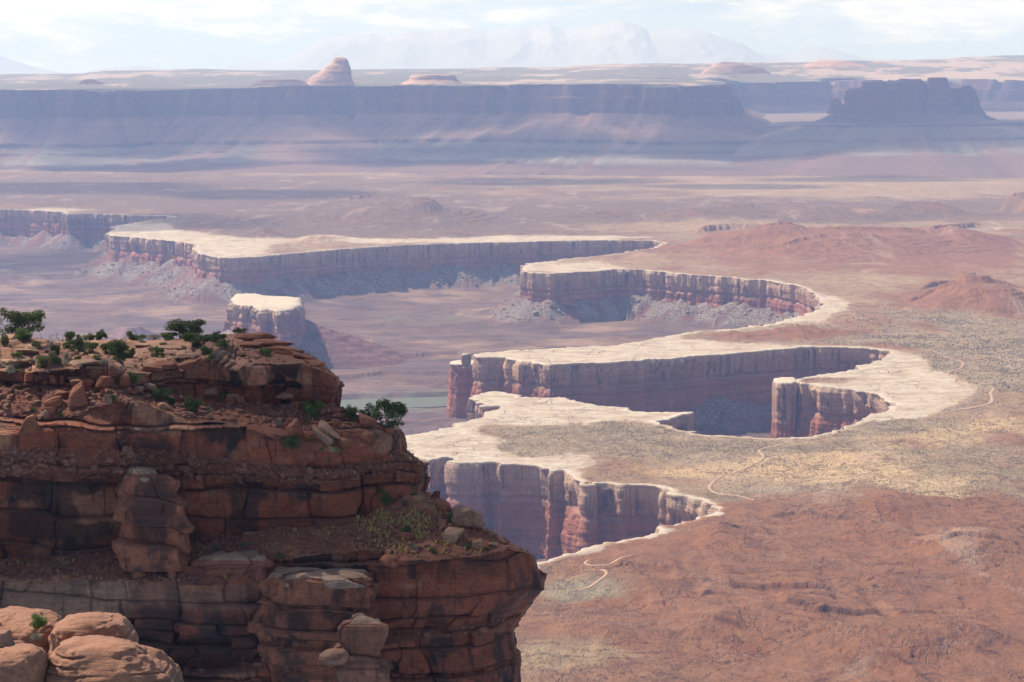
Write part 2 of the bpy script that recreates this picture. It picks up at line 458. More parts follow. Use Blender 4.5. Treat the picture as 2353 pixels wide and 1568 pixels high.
# ------------------------------------------------------------------ the canyon rim, as read off the photo (z = 0 plane)
RIM = [(-420, 474), (-150, 478), (0, 481), (60, 483), (100, 485), (145, 487), (155, 493), (205, 491), (290, 491), (350, 488), (362, 497), (300, 499.5), (250, 499),
       (385, 496.5), (402, 499), (385, 503), (345, 507), (300, 514), (262, 520), (268, 526), (252, 534), (256, 541), (300, 545), (340, 548), (395, 553),
       (430, 558), (452, 562), (446, 570), (458, 583), (490, 590), (520, 593), (560, 592), (600, 590), (670, 583), (740, 577), (820, 571), (900, 565),
       (1000, 561), (1100, 558), (1200, 556), (1300, 554), (1400, 552), (1500, 553), (1530, 559), (1505, 569), (1450, 578), (1400, 586), (1300, 596),
       (1215, 606), (1203, 617), (1216, 627), (1260, 629), (1300, 627), (1360, 624), (1410, 619), (1470, 620), (1540, 626), (1600, 632), (1700, 639),
       (1770, 645), (1830, 655), (1870, 670), (1888, 688), (1891, 703), (1872, 716), (1830, 730), (1775, 746), (1690, 757), (1600, 762), (1500, 779),
       (1420, 794), (1300, 800), (1200, 805), (1120, 809), (1093, 815), (1100, 821), (1160, 820), (1180, 828), (1225, 832), (1262, 841), (1310, 834),
       (1380, 834), (1480, 827), (1560, 822), (1640, 815), (1750, 807), (1850, 798), (1950, 797), (2010, 801), (2045, 806), (2057, 813), (2030, 827),
       (1990, 838), (1955, 852), (1890, 861), (1850, 868), (1834, 873), (1842, 880), (1890, 888), (1960, 896), (2010, 905), (2032, 915), (2053, 929),
       (2048, 942), (2000, 954), (1970, 969), (1930, 987), (1890, 999), (1860, 1006), (1781, 1007), (1700, 1004), (1634, 1001), (1579, 997), (1557, 988),
       (1520, 976), (1509, 968), (1549, 956), (1590, 952), (1597, 946), (1513, 946), (1447, 944), (1439, 938), (1395, 934), (1366, 930), (1322, 924),
       (1315, 918), (1285, 912), (1238, 914), (1194, 914), (1183, 908), (1154, 902), (1124, 903), (1077, 910), (1079, 917), (1102, 920), (1106, 935),
       (1152, 934), (1132, 946), (1111, 950), (1110, 958), (1084, 963), (1058, 974), (1040, 981), (989, 996), (945, 1003), (880, 1018), (850, 1035),
       (900, 1048), (926, 1042), (957, 1050), (989, 1058), (1030, 1051), (1038, 1064), (1073, 1065), (1117, 1063), (1140, 1060), (1146, 1071), (1183, 1066),
       (1212, 1070), (1256, 1075), (1285, 1078), (1318, 1081), (1315, 1092), (1326, 1106), (1340, 1115), (1359, 1110), (1414, 1112), (1461, 1114),
       (1505, 1119), (1542, 1125), (1566, 1137), (1604, 1145), (1634, 1160), (1656, 1176), (1630, 1183), (1597, 1192), (1578, 1201), (1542, 1216),
       (1491, 1229), (1432, 1240), (1381, 1249), (1330, 1263), (1285, 1278), (1249, 1287), (1215, 1297), (1140, 1325), (1000, 1380), (700, 1480),
       (300, 1560), (-300, 1620), (-900, 1640)]
_r = np.array(RIM, float)
_r = np.delete(_r, [8, 9, 10, 11, 12], 0)
gx, gy = gp(_r[:, 0], _r[:, 1], 0.0)
rim0 = np.stack([gx, gy], -1)
rim, rs = resample(rim0, 5.0)
rim = smooth_line(rim, 2)
rim, rs = resample(rim, 3.0)
t_ = np.gradient(rim, axis=0); t_ /= np.linalg.norm(t_, axis=1)[:, None] + 1e-9
nrm = np.stack([-t_[:, 1], t_[:, 0]], -1)     # left of travel = canyon side?


def rough_rim(P, s, N, seed=3):
    """irregular, blocky plan of the cliff edge"""
    x, y = P[:, 0], P[:, 1]
    o = 8.0 * fbm(x / 55, y / 55, o=3, seed=seed) + 5.0 * fbm(x / 16, y / 16, o=3, seed=seed + 1) - 9.0 * sm(vn(s / 24, s * 0 + 8, seed=seed + 7), 0.62, 0.9) + 3.2 * np.sign(vn(s / 17, s * 0, seed=seed + 9)) * np.abs(vn(s / 17, s * 0, seed=seed + 9)) ** 0.5
    o += 1.6 * vn(s / 5.0, s * 0 + 3, seed=seed + 4)
    return P + N * o[:, None]


rim = rough_rim(rim, rs, nrm)
# canyon polygon in the survey view, closed far to the left
pu, pv = proj(rim[:, 0], rim[:, 1], np.zeros(len(rim)))
pu = np.r_[pu, -4000, -4000, pu[0]]; pv = np.r_[pv, 1640, 474, pv[0]]


def inside_rows(vs, us, PU, PV):
    """even-odd test for a grid whose rows are lines of equal v"""
    out = np.zeros((len(vs), len(us)), bool)
    a, b = PV[:-1], PV[1:]
    for i, v in enumerate(vs):
        hit = (a <= v) != (b <= v)
        if not hit.any():
            continue
        ux = PU[:-1][hit] + (v - a[hit]) / (b[hit] - a[hit]) * (PU[1:][hit] - PU[:-1][hit])
        out[i] = (np.searchsorted(np.sort(ux), us) % 2) == 1
    return out


# orientation: canyon side
tu, tv = proj(rim[400, 0] + nrm[400, 0] * 12, rim[400, 1] + nrm[400, 1] * 12, 0.0)
SIDE = 1.0 if inside_rows([tv], np.array([tu]), pu, pv)[0, 0] else -1.0
nrm = nrm * SIDE
kd = KDTree(len(rim))
for i, p in enumerate(rim):
    kd.insert((p[0], p[1], 0.0), i)
kd.balance()


def rim_distance(X, Y, step):
    """distance to the rim and rim arc length, on a coarse copy of the grid, interpolated"""
    r_, c_ = X.shape
    ri = np.unique(np.r_[np.arange(0, r_, step), r_ - 1]); ci = np.unique(np.r_[np.arange(0, c_, step), c_ - 1])
    D = np.zeros((len(ri), len(ci))); S_ = np.zeros_like(D)
    for a_, i in enumerate(ri):
        for b_, j in enumerate(ci):
            _, idx, d = kd.find((X[i, j], Y[i, j], 0.0))
            D[a_, b_] = d; S_[a_, b_] = rs[idx]
    def up(Z):
        Z = np.stack([np.interp(np.arange(c_), ci, Z[q]) for q in range(len(ri))])
        return np.stack([np.interp(np.arange(r_), ri, Z[:, q]) for q in range(c_)], 1)
    return up(D), up(S_)


# ------------------------------------------------------------------ bench: heights and soil colours
HILLS = [  # u, v (base centre), ru, rv, height, flat-top share
    (1950, 572, 470, 24, 40, 0.25), (1700, 566, 170, 15, 20, 0.5), (2250, 566, 120, 14, 22, 0.4), (1960, 590, 260, 14, 12, 0.3),
    (900, 503, 330, 24, 42, 0.1), (880, 488, 110, 8, 16, 0.5), (965, 505, 55, 8, 26, 0.3), (612, 543, 52, 7, 26, 0.0), (760, 552, 120, 6, 15, 0.1), (1010, 540, 150, 8, 10, 0.1),
    (1380, 500, 150, 9, 20, 0.1), (1600, 500, 170, 10, 26, 0.2), (1900, 498, 300, 13, 30, 0.2), (2130, 488, 120, 8, 34, 0.2), (2345, 487, 40, 9, 48, 0.4), (1700, 480, 50, 5, 20, 0.4),
    (2260, 704, 185, 30, 40, 0.25), (2235, 690, 60, 9, 14, 0.6), (2130, 715, 80, 10, 12, 0.3),
    (1857, 772, 170, 12, 13, 0.1), (1857, 762, 37, 3.4, 9, 0.9), (1703, 776, 46, 7, 8, 0.1), (1703, 772, 9, 1.8, 3, 0.6),
    (1690, 1240, 120, 26, 10, 0.2), (2050, 1180, 260, 30, 10, 0.2), (1780, 1410, 330, 75, 16, 0.2), (2070, 1345, 130, 25, 9, 0.0),
    (2100, 1480, 330, 70, 18, 0.2), (1500, 1350, 150, 30, 7, 0.3), (2300, 1260, 220, 40, 12, 0.2), (1420, 1480, 120, 25, 6, 0.2)]
SCARPS = [  # polyline of the ledge brow, step height, back decay, seed
    ([(1618, 1345), (1650, 1344), (1700, 1350), (1760, 1352), (1850, 1358), (1925, 1366), (1950, 1385)], 5.0, 160),
    ([(1600, 1366), (1640, 1362), (1700, 1372)], 2.5, 60), ([(1805, 1377), (1860, 1386), (1930, 1392)], 2.0, 60),
    ([(1790, 1425), (1850, 1428), (1880, 1440), (1910, 1436)], 4.0, 90), ([(1880, 1436), (1960, 1436), (2020, 1440), (2045, 1448)], 4.5, 110),
    ([(2050, 1450), (2130, 1452), (2160, 1456)], 3.5, 90), ([(1400, 1310), (1430, 1300), (1500, 1306), (1580, 1312)], 3.5, 90),
    ([(1540, 1335), (1600, 1330), (1640, 1338)], 2.5, 60), ([(1560, 1440), (1640, 1452), (1720, 1470)], 3.0, 70),
    ([(1480, 1398), (1560, 1405), (1620, 1425)], 2.5, 70), ([(2130, 1270), (2220, 1262), (2320, 1272)], 4.0, 90), ([(2000, 1242), (2080, 1250), (2150, 1262)], 2.5, 80),
    ([(1640, 1230), (1700, 1222), (1780, 1236)], 3.0, 60), ([(1750, 1192), (1830, 1188), (1900, 1200), (2000, 1206)], 3.0, 70),
    ([(1590, 536), (1680, 530), (1780, 533)], 14.0, 160), ([(1790, 538), (1850, 545), (1950, 556), (2120, 552)], 12.0, 130), ([(1880, 529), (1960, 526), (2060, 530)], 6, 80),
    ([(1700, 568), (1850, 562), (2000, 566), (2150, 566), (2300, 570)], 8.0, 90), ([(1780, 588), (1900, 582), (2050, 584)], 7, 80), ([(2120, 535), (2240, 524), (2290, 530)], 12, 120),
    ([(2100, 668), (2170, 660), (2250, 655), (2353, 662)], 9.0, 80), ([(2080, 696), (2150, 690), (2210, 700)], 7.0, 70), ([(2200, 640), (2250, 640)], 8, 40),
    ([(775, 459), (850, 456), (960, 459)], 10, 120), ([(935, 474), (980, 471), (1020, 478)], 10, 80), ([(2320, 453), (2353, 452), (2400, 455)], 12, 80)]
_hill = [(*map(float, gp(u, v)), ru / F * float(gp(u, v)[1]), (float(gp(u, v - rv)[1]) - float(gp(u, v + rv)[1])) / 2, h, ft) for (u, v, ru, rv, h, ft) in HILLS]
_scarp = []
for pl, h, dec in SCARPS:
    q = np.array(pl, float)
    x_, y_ = gp(q[:, 0], q[:, 1], 0.0)
    _scarp.append((x_, y_, h, dec))


SCM = None


def ground_z(x, y, drim):
    """height of the bench; flat near the rim"""
    far = sm(drim, 15, 160)
    wx = x + 45 * fbm(x / 210, y / 210, o=3, seed=21); wy = y + 60 * fbm(x / 240, y / 240, o=3, seed=22)
    z = np.zeros_like(x)
    for hx, hy, rx, ry, h, ft in _hill:
        r = np.sqrt(((wx - hx) / rx) ** 2 + ((wy - hy) / ry) ** 2)
        z = z + h * sm(1.0 - np.clip((r - ft) / (1.0 - ft), 0, 1))
    roll = fbm(x / 190, y / 260, o=5, seed=31)
    rid = 1 - np.abs(fbm(x / 150, y / 150, o=4, seed=33)) * 2.2
    near = sm(y, 3400, 2300)
    z = z + (2.2 * roll + near * (5.0 * roll + 2.6 * rid + 1.5 * (1 - 2.4 * np.abs(fbm(x / 46, y / 60, o=4, seed=34))))) * far
    # stepped beds on the hill flanks
    q_ = 2.6 * fbm(x / 85, y / 70, o=5, seed=39); z = z + near * far * 1.5 * np.round(q_) / 1.6
    st = 5.5
    zz = z + 1.6 * fbm(x / 60, y / 60, o=3, seed=35)
    fr = zz / st - np.floor(zz / st)
    zt = (np.floor(zz / st) + sm(fr, 0.62, 0.80)) * st
    am = sm(z, 3.5, 9) * np.clip(0.5 + 1.2 * fbm(x / 160, y / 160, o=2, seed=36), 0, 0.9) * (1 - 0.75 * near)
    z = z * (1 - am) + zt * am
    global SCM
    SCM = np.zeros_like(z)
    for sx, sy, h, dec in _scarp:
        m = (x > sx.min() - 5) & (x < sx.max() + 5)
        if not m.any(): continue
        xe, ye = x[m], y[m]
        e = np.interp(xe, sx, sy) + 7 * fbm(xe / 34, ye * 0, o=3, seed=41) + 1.0 * vn(xe / 7, xe * 0, seed=44)
        sp_ = (sx.max() - sx.min())
        fade = sm(xe, sx.min(), sx.min() + 0.2 * sp_) * sm(xe, sx.max(), sx.max() - 0.2 * sp_)
        dd = ye - e
        h = h * 1.45
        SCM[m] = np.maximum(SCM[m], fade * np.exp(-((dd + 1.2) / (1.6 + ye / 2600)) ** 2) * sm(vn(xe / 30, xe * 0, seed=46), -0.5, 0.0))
        z[m] += h * fade * (0.62 * sm(dd, -1.0, 1.0) * np.exp(-np.clip(dd, 0, None) / dec) + 0.38 * np.where(dd > 0, np.exp(-np.clip(dd, 0, None) / dec), np.exp(np.clip(dd, None, 0) / 16)))
    z = z * sm(drim, 2, 60) + 0.8 * fbm(x / 25, y / 25, o=3, seed=37) * sm(drim, 0, 30) + 0.5 * np.round(2 * fbm(x / 30, y / 60, o=3, seed=38)) * sm(drim, 3, 12)
    return z


# soil classes: 0 pale slickrock 1 red soil 2 tan plain 3 grey scrub 4 yellow sand 5 dusky purple plain 6 grey-green shale
SOIL = [(0.60, 0.49, 0.36), (0.325, 0.145, 0.064), (0.44, 0.295, 0.16), (0.42, 0.305, 0.175), (0.68, 0.47, 0.25), (0.21, 0.128, 0.08), (0.38, 0.31, 0.19)]
SCRUB = [0.0, 0.15, 0.6, 1.0, 0.75, 0.35, 0.6]
PATCH = [  # class, u, v, ru, rv, weight
    (0, 1500, 800, 420, 24, 2.2), (0, 1330, 818, 260, 20, 2.5), (0, 1750, 765, 120, 14, 1.2), (0, 1180, 930, 230, 34, 3.0), (0, 1350, 960, 260, 22, 2.3), (0, 1010, 1015, 110, 45, 3.0),
    (0, 1180, 1040, 260, 28, 2.2), (0, 1310, 1075, 100, 18, 1.6), (0, 2080, 860, 130, 45, 2.6), (0, 1950, 900, 130, 22, 2.0), (0, 2150, 905, 120, 40, 1.6), (0, 2050, 945, 110, 24, 2.2), (0, 1900, 860, 60, 12, 2.5),
    (0, 1330, 612, 130, 14, 2.4), (0, 1900, 700, 50, 30, 2.0), (0, 1870, 740, 80, 14, 1.3), (0, 600, 560, 240, 16, 1.5), (0, 520, 578, 90, 16, 3.0), (0, 330, 528, 90, 18, 3.0), (0, 1000, 553, 300, 7, 2.0), (0, 1300, 545, 250, 5, 2.0), (0, 420, 548, 120, 14, 2.0),
    (0, 130, 482, 160, 8, 1.6), (0, 2300, 527, 120, 5, 1.5), (0, 1800, 522, 160, 4, 1.2), (0, 1340, 1270, 60, 14, 1.5), (0, 1600, 1160, 40, 14, 1.4), (0, 1500, 1226, 120, 9, 1.6),
    (3, 1450, 1015, 300, 34, 3.2), (3, 1700, 1030, 200, 22, 2.5), (3, 1300, 995, 120, 10, 2.0), (3, 2250, 830, 130, 60, 2.4), (3, 2050, 990, 260, 30, 1.6), (3, 1950, 780, 250, 14, 1.4), (3, 2150, 735, 160, 22, 1.6), (3, 2250, 1060, 200, 40, 1.3), (3, 1700, 1130, 120, 24, 1.0),
    (4, 1900, 1075, 230, 32, 2.6), (4, 1720, 1065, 120, 20, 1.8), (4, 2150, 1010, 200, 34, 1.6), (4, 2100, 1110, 160, 18, 1.6), (4, 2160, 1140, 80, 12, 2.0), (4, 1560, 1090, 150, 16, 1.3), (4, 1330, 1300, 100, 16, 0.9), (4, 2250, 980, 150, 20, 1.4),
    (6, 1700, 1165, 100, 30, 1.8), (6, 1780, 1120, 80, 16, 1.4), (6, 1330, 1360, 160, 34, 1.8), (6, 1300, 1500, 160, 40, 1.4), (6, 2000, 990, 90, 16, 0.9), (6, 1500, 1280, 120, 20, 1.1),
    (1, 1800, 1200, 250, 50, 1.6), (1, 2100, 1200, 300, 60, 1.9), (1, 1700, 1300, 250, 70, 2.0), (1, 1950, 1400, 450, 130, 1.8), (1, 2250, 1500, 250, 90, 0.9), (1, 1450, 1400, 120, 30, 1.5), (1, 1750, 1185, 90, 22, 2.0),
    (1, 2080, 945, 100, 9, 0.8), (1, 1840, 770, 160, 12, 2.6), (1, 1705, 768, 50, 8, 2.6), (1, 2250, 700, 200, 36, 1.8), (1, 1950, 590, 480, 44, 1.5), (1, 2180, 640, 200, 40, 0.8), (1, 1530, 1010, 50, 6, 0.6), (1, 2000, 870, 120, 10, 0.7),
    (5, 900, 500, 400, 40, 2.2), (5, 1700, 490, 700, 30, 1.2), (5, 300, 440, 500, 30, 1.6), (5, 2000, 560, 300, 20, 0.9), (5, 620, 535, 80, 14, 2.0),
    (2, 1700, 520, 500, 12, 1.2), (2, 2000, 430, 500, 24, 1.2), (2, 1200, 505, 200, 14, 0.8), (2, 1300, 1520, 170, 20, 1.6), (2, 2000, 650, 250, 30, 1.2), (2, 1600, 600, 250, 20, 0.9)]


def soil_weights(x, y, drim, z):
    u, v = proj(x, y, 0.0 * x)
    n1 = fbm(x / 120, y / 170, o=5, seed=51, g=0.6); n2 = fbm(x / 120 + 40, y / 170, o=5, seed=52, g=0.6); n3 = fbm(x / 60, y / 90, o=5, seed=53, g=0.6)
    n4 = fbm(x / 260, y / 420, o=5, seed=54, g=0.55)
    S_ = [np.zeros_like(u) for _ in range(7)]
    wu = u + 35 * n1; wv = v + 9 * n2 * (1 + (v > 900) * 1.5)
    for c, pu_, pv_, ru, rv, wt in PATCH:
        S_[c] += wt * np.exp(-(((wu - pu_) / ru) ** 2 + ((wv - pv_) / rv) ** 2) ** 1.3)
    S_[0] += -0.55 + 1.7 * np.exp(-drim / (18 + 14 * n1)) + 0.55 * n3
    S_[1] += 0.35 + 1.2 * n2 + 0.3 * sm(v, 1120, 1300)
    S_[2] += 0.62 + 0.9 * n4 + 0.35 * n3
    S_[3] += 0.25 - 0.9 * n2 + 0.5 * n1 - 0.5 * sm(v, 1150, 1300)
    S_[4] += -0.25 + 0.9 * n1 - 0.4 * sm(v, 1150, 1300) - 0.8 * sm(v, 900, 700)
    S_[5] += -0.1 + 0.9 * n3 + 0.9 * sm(v, 640, 470)
    S_[6] += -0.3 + 0.9 * n4
    S_[1] += 0.9 * sm(z, 6, 16)
    Z = np.stack(S_, -1) * 5.0
    Z = np.exp(Z - Z.max(-1, keepdims=True))
    return Z / Z.sum(-1, keepdims=True)


GV = np.r_[np.arange(1660, 1000, -1.5), np.arange(1000, 700, -1.1), np.arange(700, 372, -0.85)]
GU = np.arange(-560, 2900, 2.6)
Ug, Vg = np.meshgrid(GU, GV)
GX, GY = gp(Ug, Vg, 0.0)
DR, _ = rim_distance(GX, GY, 6)
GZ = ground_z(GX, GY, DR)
INS = inside_rows(GV, GU, pu, pv)
wts = soil_weights(GX, GY, DR, GZ)
_gc = hexmix(wts, SOIL)
_gc = _gc + (np.array((0.10, 0.042, 0.03)) - _gc) * (0.75 * SCM)[..., None]  # scarps: darker red rock, with the shade under the brow painted in
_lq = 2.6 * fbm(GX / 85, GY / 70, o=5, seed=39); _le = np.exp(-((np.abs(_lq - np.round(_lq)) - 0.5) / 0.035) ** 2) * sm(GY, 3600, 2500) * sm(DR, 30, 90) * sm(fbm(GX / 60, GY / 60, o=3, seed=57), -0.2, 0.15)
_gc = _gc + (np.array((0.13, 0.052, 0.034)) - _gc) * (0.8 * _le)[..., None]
_w1 = fbm(GX / 230, GY / 260, o=5, seed=55); _w2 = fbm(GX / 110, GY / 130, o=4, seed=56)
_wl = np.maximum(sm(np.abs(_w1), 0.016, 0.004), 0.6 * sm(np.abs(_w2), 0.014, 0.003)) * (1 - wts[..., 0]) * sm(DR, 20, 60)
_gc = _gc + (np.array((0.44, 0.27, 0.175)) - _gc) * (0.32 * _wl)[..., None]
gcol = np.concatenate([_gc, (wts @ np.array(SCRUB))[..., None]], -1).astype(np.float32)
P = np.stack([GX, GY, GZ], -1).reshape(-1, 3)
cut = INS & (DR > 1.0)
keepc = ~(cut[:-1, :-1] | cut[1:, :-1] | cut[:-1, 1:] | cut[1:, 1:])
white = wts[..., 0]
whitec = (white[:-1, :-1] > 0.5) & keepc
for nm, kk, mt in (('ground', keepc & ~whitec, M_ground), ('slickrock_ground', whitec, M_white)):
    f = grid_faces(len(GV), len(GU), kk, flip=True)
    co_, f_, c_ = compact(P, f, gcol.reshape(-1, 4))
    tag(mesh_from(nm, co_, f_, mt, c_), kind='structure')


def ground_at(x, y):
    """height of the built ground sheet (bilinear)"""
    x = np.atleast_1d(np.asarray(x, float)); y = np.atleast_1d(np.asarray(y, float))
    u, v = proj(x, y, 0.0 * x)
    fu = np.clip((u - GU[0]) / 2.6, 0, len(GU) - 1.001); fv = np.clip(np.interp(-v, -GV, np.arange(len(GV))), 0, len(GV) - 1.001)
    i = fv.astype(int); j = fu.astype(int); a = fv - i; b = fu - j
    return (GZ[i, j] * (1 - a) * (1 - b) + GZ[i + 1, j] * a * (1 - b) + GZ[i, j + 1] * (1 - a) * b + GZ[i + 1, j + 1] * a * b)


def soilcol_at(x, y):
    u, v = proj(x, y, 0.0 * x)
    j = np.clip(np.round((u - GU[0]) / 2.6), 0, len(GU) - 1).astype(int); i = np.clip(np.round(np.interp(-v, -GV, np.arange(len(GV)))), 0, len(GV) - 1).astype(int)
    return gcol[i, j, :3]


# ------------------------------------------------------------------ canyon walls
CAPC, CAPD = np.array((0.52, 0.34, 0.225)), np.array((0.42, 0.23, 0.15))
REDC, REDD = np.array((0.38, 0.14, 0.08)), np.array((0.28, 0.10, 0.062))


def wall(name, P, closed=False, cap_h=36.0, depth=118.0, seed=5, N=None, slope=0.10, ztop=0.0, red=None, amp=1.0, zrow=2.0, skirt=14.0, undercut=3.0, label=None):
    """cliff below a rim line: pale cap, notch, red beds down to the talus, and a slab lip lying back over the bench"""
    n = len(P)
    if N is None:
        t = (np.roll(P, -1, 0) - np.roll(P, 1, 0)) if closed else np.gradient(P, axis=0)
        t /= np.linalg.norm(t, axis=1)[:, None] + 1e-9
        N = np.stack([t[:, 1], -t[:, 0]], -1)
    Nn = smooth_line(N, 6, closed); Nn /= np.linalg.norm(Nn, axis=1)[:, None] + 1e-9
    L = np.r_[0, np.cumsum(np.linalg.norm(np.diff(P, axis=0), axis=1))]
    rows = []
    if not closed:
        for off, dz in ((-skirt, -1.2), (-skirt * .6, 0.25), (-skirt * .3, 0.5), (-1.6, 0.55)):
            rows.append((off, dz))
    rows += [(0.0, 0.35), (0.7, -0.35), (0.9, -1.2)]
    z = 2.4
    while z < depth:
        rows.append((1.0, -z)); z += zrow
    R = np.array(rows)
    X = P[:, 0][None, :]; Y = P[:, 1][None, :]; D = -R[:, 1][:, None]
    S_ = L[None, :]
    off = np.repeat(R[:, 0][:, None], n, 1)
    inner = R[:, 0] < 0.5
    z0 = np.repeat(R[:, 1][:, None], n, 1)
    face = (~inner)[:, None]
    hc = cap_h * (1 + 0.10 * vn(L / 160, L * 0, seed=seed))[None, :]
    # below the cap: notch then the red beds leaning out
    below = D > hc
    r = np.clip((D - hc) / max(depth - cap_h, 1), 0, 1)
    lean = slope * (0.6 + 0.8 * (0.5 + 0.5 * vn(L / 90, L * 0 + 2, seed=seed + 1)))[None, :]
    o2 = -undercut * np.exp(-((D - hc - 2.0) / 3.0) ** 2) - undercut * 0.5 * below + lean * (D - hc) * below
    # bedding in the red part
    stp = 7.0
    ph = (D + 2 * vn(S_ / 40, D / 50, seed=seed + 3)) / stp
    o2 = o2 + below * 1.4 * (sm(ph - np.floor(ph), 0.0, 0.25) - 0.5) * amp
    # buttresses, alcoves and joints
    b1 = fbm(S_ / 26, D / 90, o=3, seed=seed + 5); b2 = vn(S_ / 9, D / 55, seed=seed + 6)
    jn = np.abs(vn(S_ / 13, D / 300, seed=seed + 7))
    def blocks(w_, k_, sd):
        c_ = S_ / w_ + 0.7 * vn(S_ / (w_ * 2.3), S_ * 0, seed=sd) + 0.10 * vn(S_ / w_, D / 12, seed=sd + 1)
        i_ = np.floor(c_); f_ = c_ - i_
        return (rnd1(i_, sd) - 0.5) * k_ + (f_ - 0.5) * (rnd1(i_, sd + 2) - 0.5) * k_ * 1.6 - 0.12 * k_ * (np.minimum(f_, 1 - f_) * w_ < 0.9)
    o2 = o2 + (blocks(27, 8.5, seed + 30) + blocks(9.5, 2.6, seed + 40)) * amp * sm(D, 0.5, 7)
    o2 = o2 + (1.2 * b1 + 0.5 * b2 - 1.8 * np.exp(-(jn / 0.07) ** 2)) * amp * np.clip((D - 1) / 6, 0, 1)
    alc = np.clip(fbm(S_ / 38, S_ * 0 + 9, o=2, seed=seed + 8) - 0.12, 0, 1) * 24 * np.exp(-((D - hc * 0.9) / 12.0) ** 2)
    o2 = o2 - alc * amp
    o2 = o2 + (1.5 * np.round(1.4 * vn(S_ / 75, D / 7.5, seed=seed + 16)) / 1.4 + 0.5 * vn(S_ / 3, D / 2.2, seed=seed + 10)) * amp * sm(D, 1, 5)
    off = off + np.where(face, o2, 0)
    X3 = X + Nn[:, 0][None, :] * off; Y3 = Y + Nn[:, 1][None, :] * off
    if not closed:
        gz = ground_at(X3[:5].ravel(), Y3[:5].ravel()).reshape(5, n)
        z0[:5] = z0[:5] + gz
        z0[5:7] += gz[4]
    Z3 = z0 + ztop + 0.5 * vn(S_ / 6, D * 0, seed=seed + 12) * (D < 3)
    # colours
    n1 = fbm(S_ / 30, D / 20, o=4, seed=seed + 13)[..., None]
    cap = CAPC * (1 + 0.25 * n1) * sm(D, 30, 3)[..., None] + CAPD * (1 + 0.25 * n1) * sm(D, 3, 30)[..., None]
    rc = REDC if red is None else np.array(red)
    rd = rc * (1 + 0.3 * n1) + (REDD - REDC) * sm(vn(S_ / 200, D / 4.5, seed=seed + 14), 0, 0.4)[..., None]
    rd = rd + (np.array((0.40, 0.27, 0.20)) - rd) * (np.exp(-((D - hc - 5) / 3.0) ** 2) * 0.5)[..., None]
    mixb = sm(D - hc, -1.0, 1.5)[..., None]
    col = cap * (1 - mixb) + rd * mixb
    top = sm(D, 2.2, 0.6)[..., None]
    col = col * (1 - top) + np.array(SOIL[0]) * (1 + 0.1 * n1) * top
    if not closed:
        sw = soilcol_at(X3[:6].ravel(), Y3[:6].ravel()).reshape(6, n, 3)
        wl = sm(fbm(X3[:6] / 22, Y3[:6] / 22, o=3, seed=seed + 15) + np.array([-.9, -.45, -.1, .25, .5, .6])[:, None], -0.25, 0.15)[..., None]
        col[:6] = sw * (1 - wl) + np.array(SOIL[0]) * wl * (0.95 + 0.1 * n1[:6] if n1.shape[0] > 6 else 1)
    al = (0.95 * (1 - mixb[..., 0]) + 0.35 * mixb[..., 0]) * sm(D, 1, 5)
    C = np.concatenate([np.clip(col, 0.02, 1), al[..., None]], -1)
    nr = len(R)
    if closed:      # close the top with a low crown
        cen = P.mean(0)
        crown = []
        for q, zz in ((0.8, 0.9), (0.55, 1.2), (0.28, 1.3), (0.02, 1.2)):
            Q = cen + (P - cen) * q
            crown.append(np.stack([Q[:, 0], Q[:, 1], ztop + zz + 0.5 * fbm(Q[:, 0] / 9, Q[:, 1] / 9, o=3, seed=seed)], -1))
        crown = np.array(crown[::-1])
        V = np.concatenate([crown, np.stack([X3, Y3, Z3], -1)], 0)
        cc = np.ones((4, n, 4)) * np.r_[SOIL[0], 0.0]
        C = np.concatenate([cc, C], 0); nr += 4
    else:
        V = np.stack([X3, Y3, Z3], -1)
    f = grid_faces(nr, n, wrap=closed)
    return mesh_from(name, V.reshape(-1, 3), f, M_wall, C.reshape(-1, 4))


tag(wall('canyon_wall', rim, N=nrm), kind='structure')

# ------------------------------------------------------------------ inner basin: floor, river shelf and talus
FLOOR = -115.0
ru_, rv_ = proj(rim[:, 0], rim[:, 1], 0 * rs)
taltop = np.interp(rv_, [480, 560, 640, 720, 800, 870, 1000, 1045, 1120, 1250], [-58, -44, -50, -55, -92, -78, -74, -100, -98, -88])
taltop = taltop + (rv_ > 790) * (rv_ < 835) * (34 * np.exp(-((ru_ - 1660) / 75) ** 2) + 22 * np.exp(-((ru_ - 1800) / 60) ** 2)) + (rv_ > 875) * (rv_ < 935) * 16 * np.exp(-((ru_ - 1845) / 30) ** 2)
taltop = taltop + 13 * fbm(rs / 55, rs * 0, o=3, seed=61) - 6
BV = np.r_[np.arange(1500, 900, -2.2), np.arange(900, 544, -1.25)]
BU = np.arange(-620, 2160, 3.0)
Ub, Vb = np.meshgrid(BU, BV)
BX, BY = gp(Ub, Vb, FLOOR)
bu0, bv0 = proj(BX, BY, 0 * BX)
BINS = np.zeros(BX.shape, bool)
_a, _b = pv[:-1], pv[1:]
for i in range(len(BV)):
    v = bv0[i, 0]; hit = (_a <= v) != (_b <= v)
    if hit.any():
        ux = pu[:-1][hit] + (v - _a[hit]) / (_b[hit] - _a[hit]) * (pu[1:][hit] - pu[:-1][hit])
        BINS[i] = (np.searchsorted(np.sort(ux), bu0[i]) % 2) == 1
BD, BS = rim_distance(BX, BY, 4)


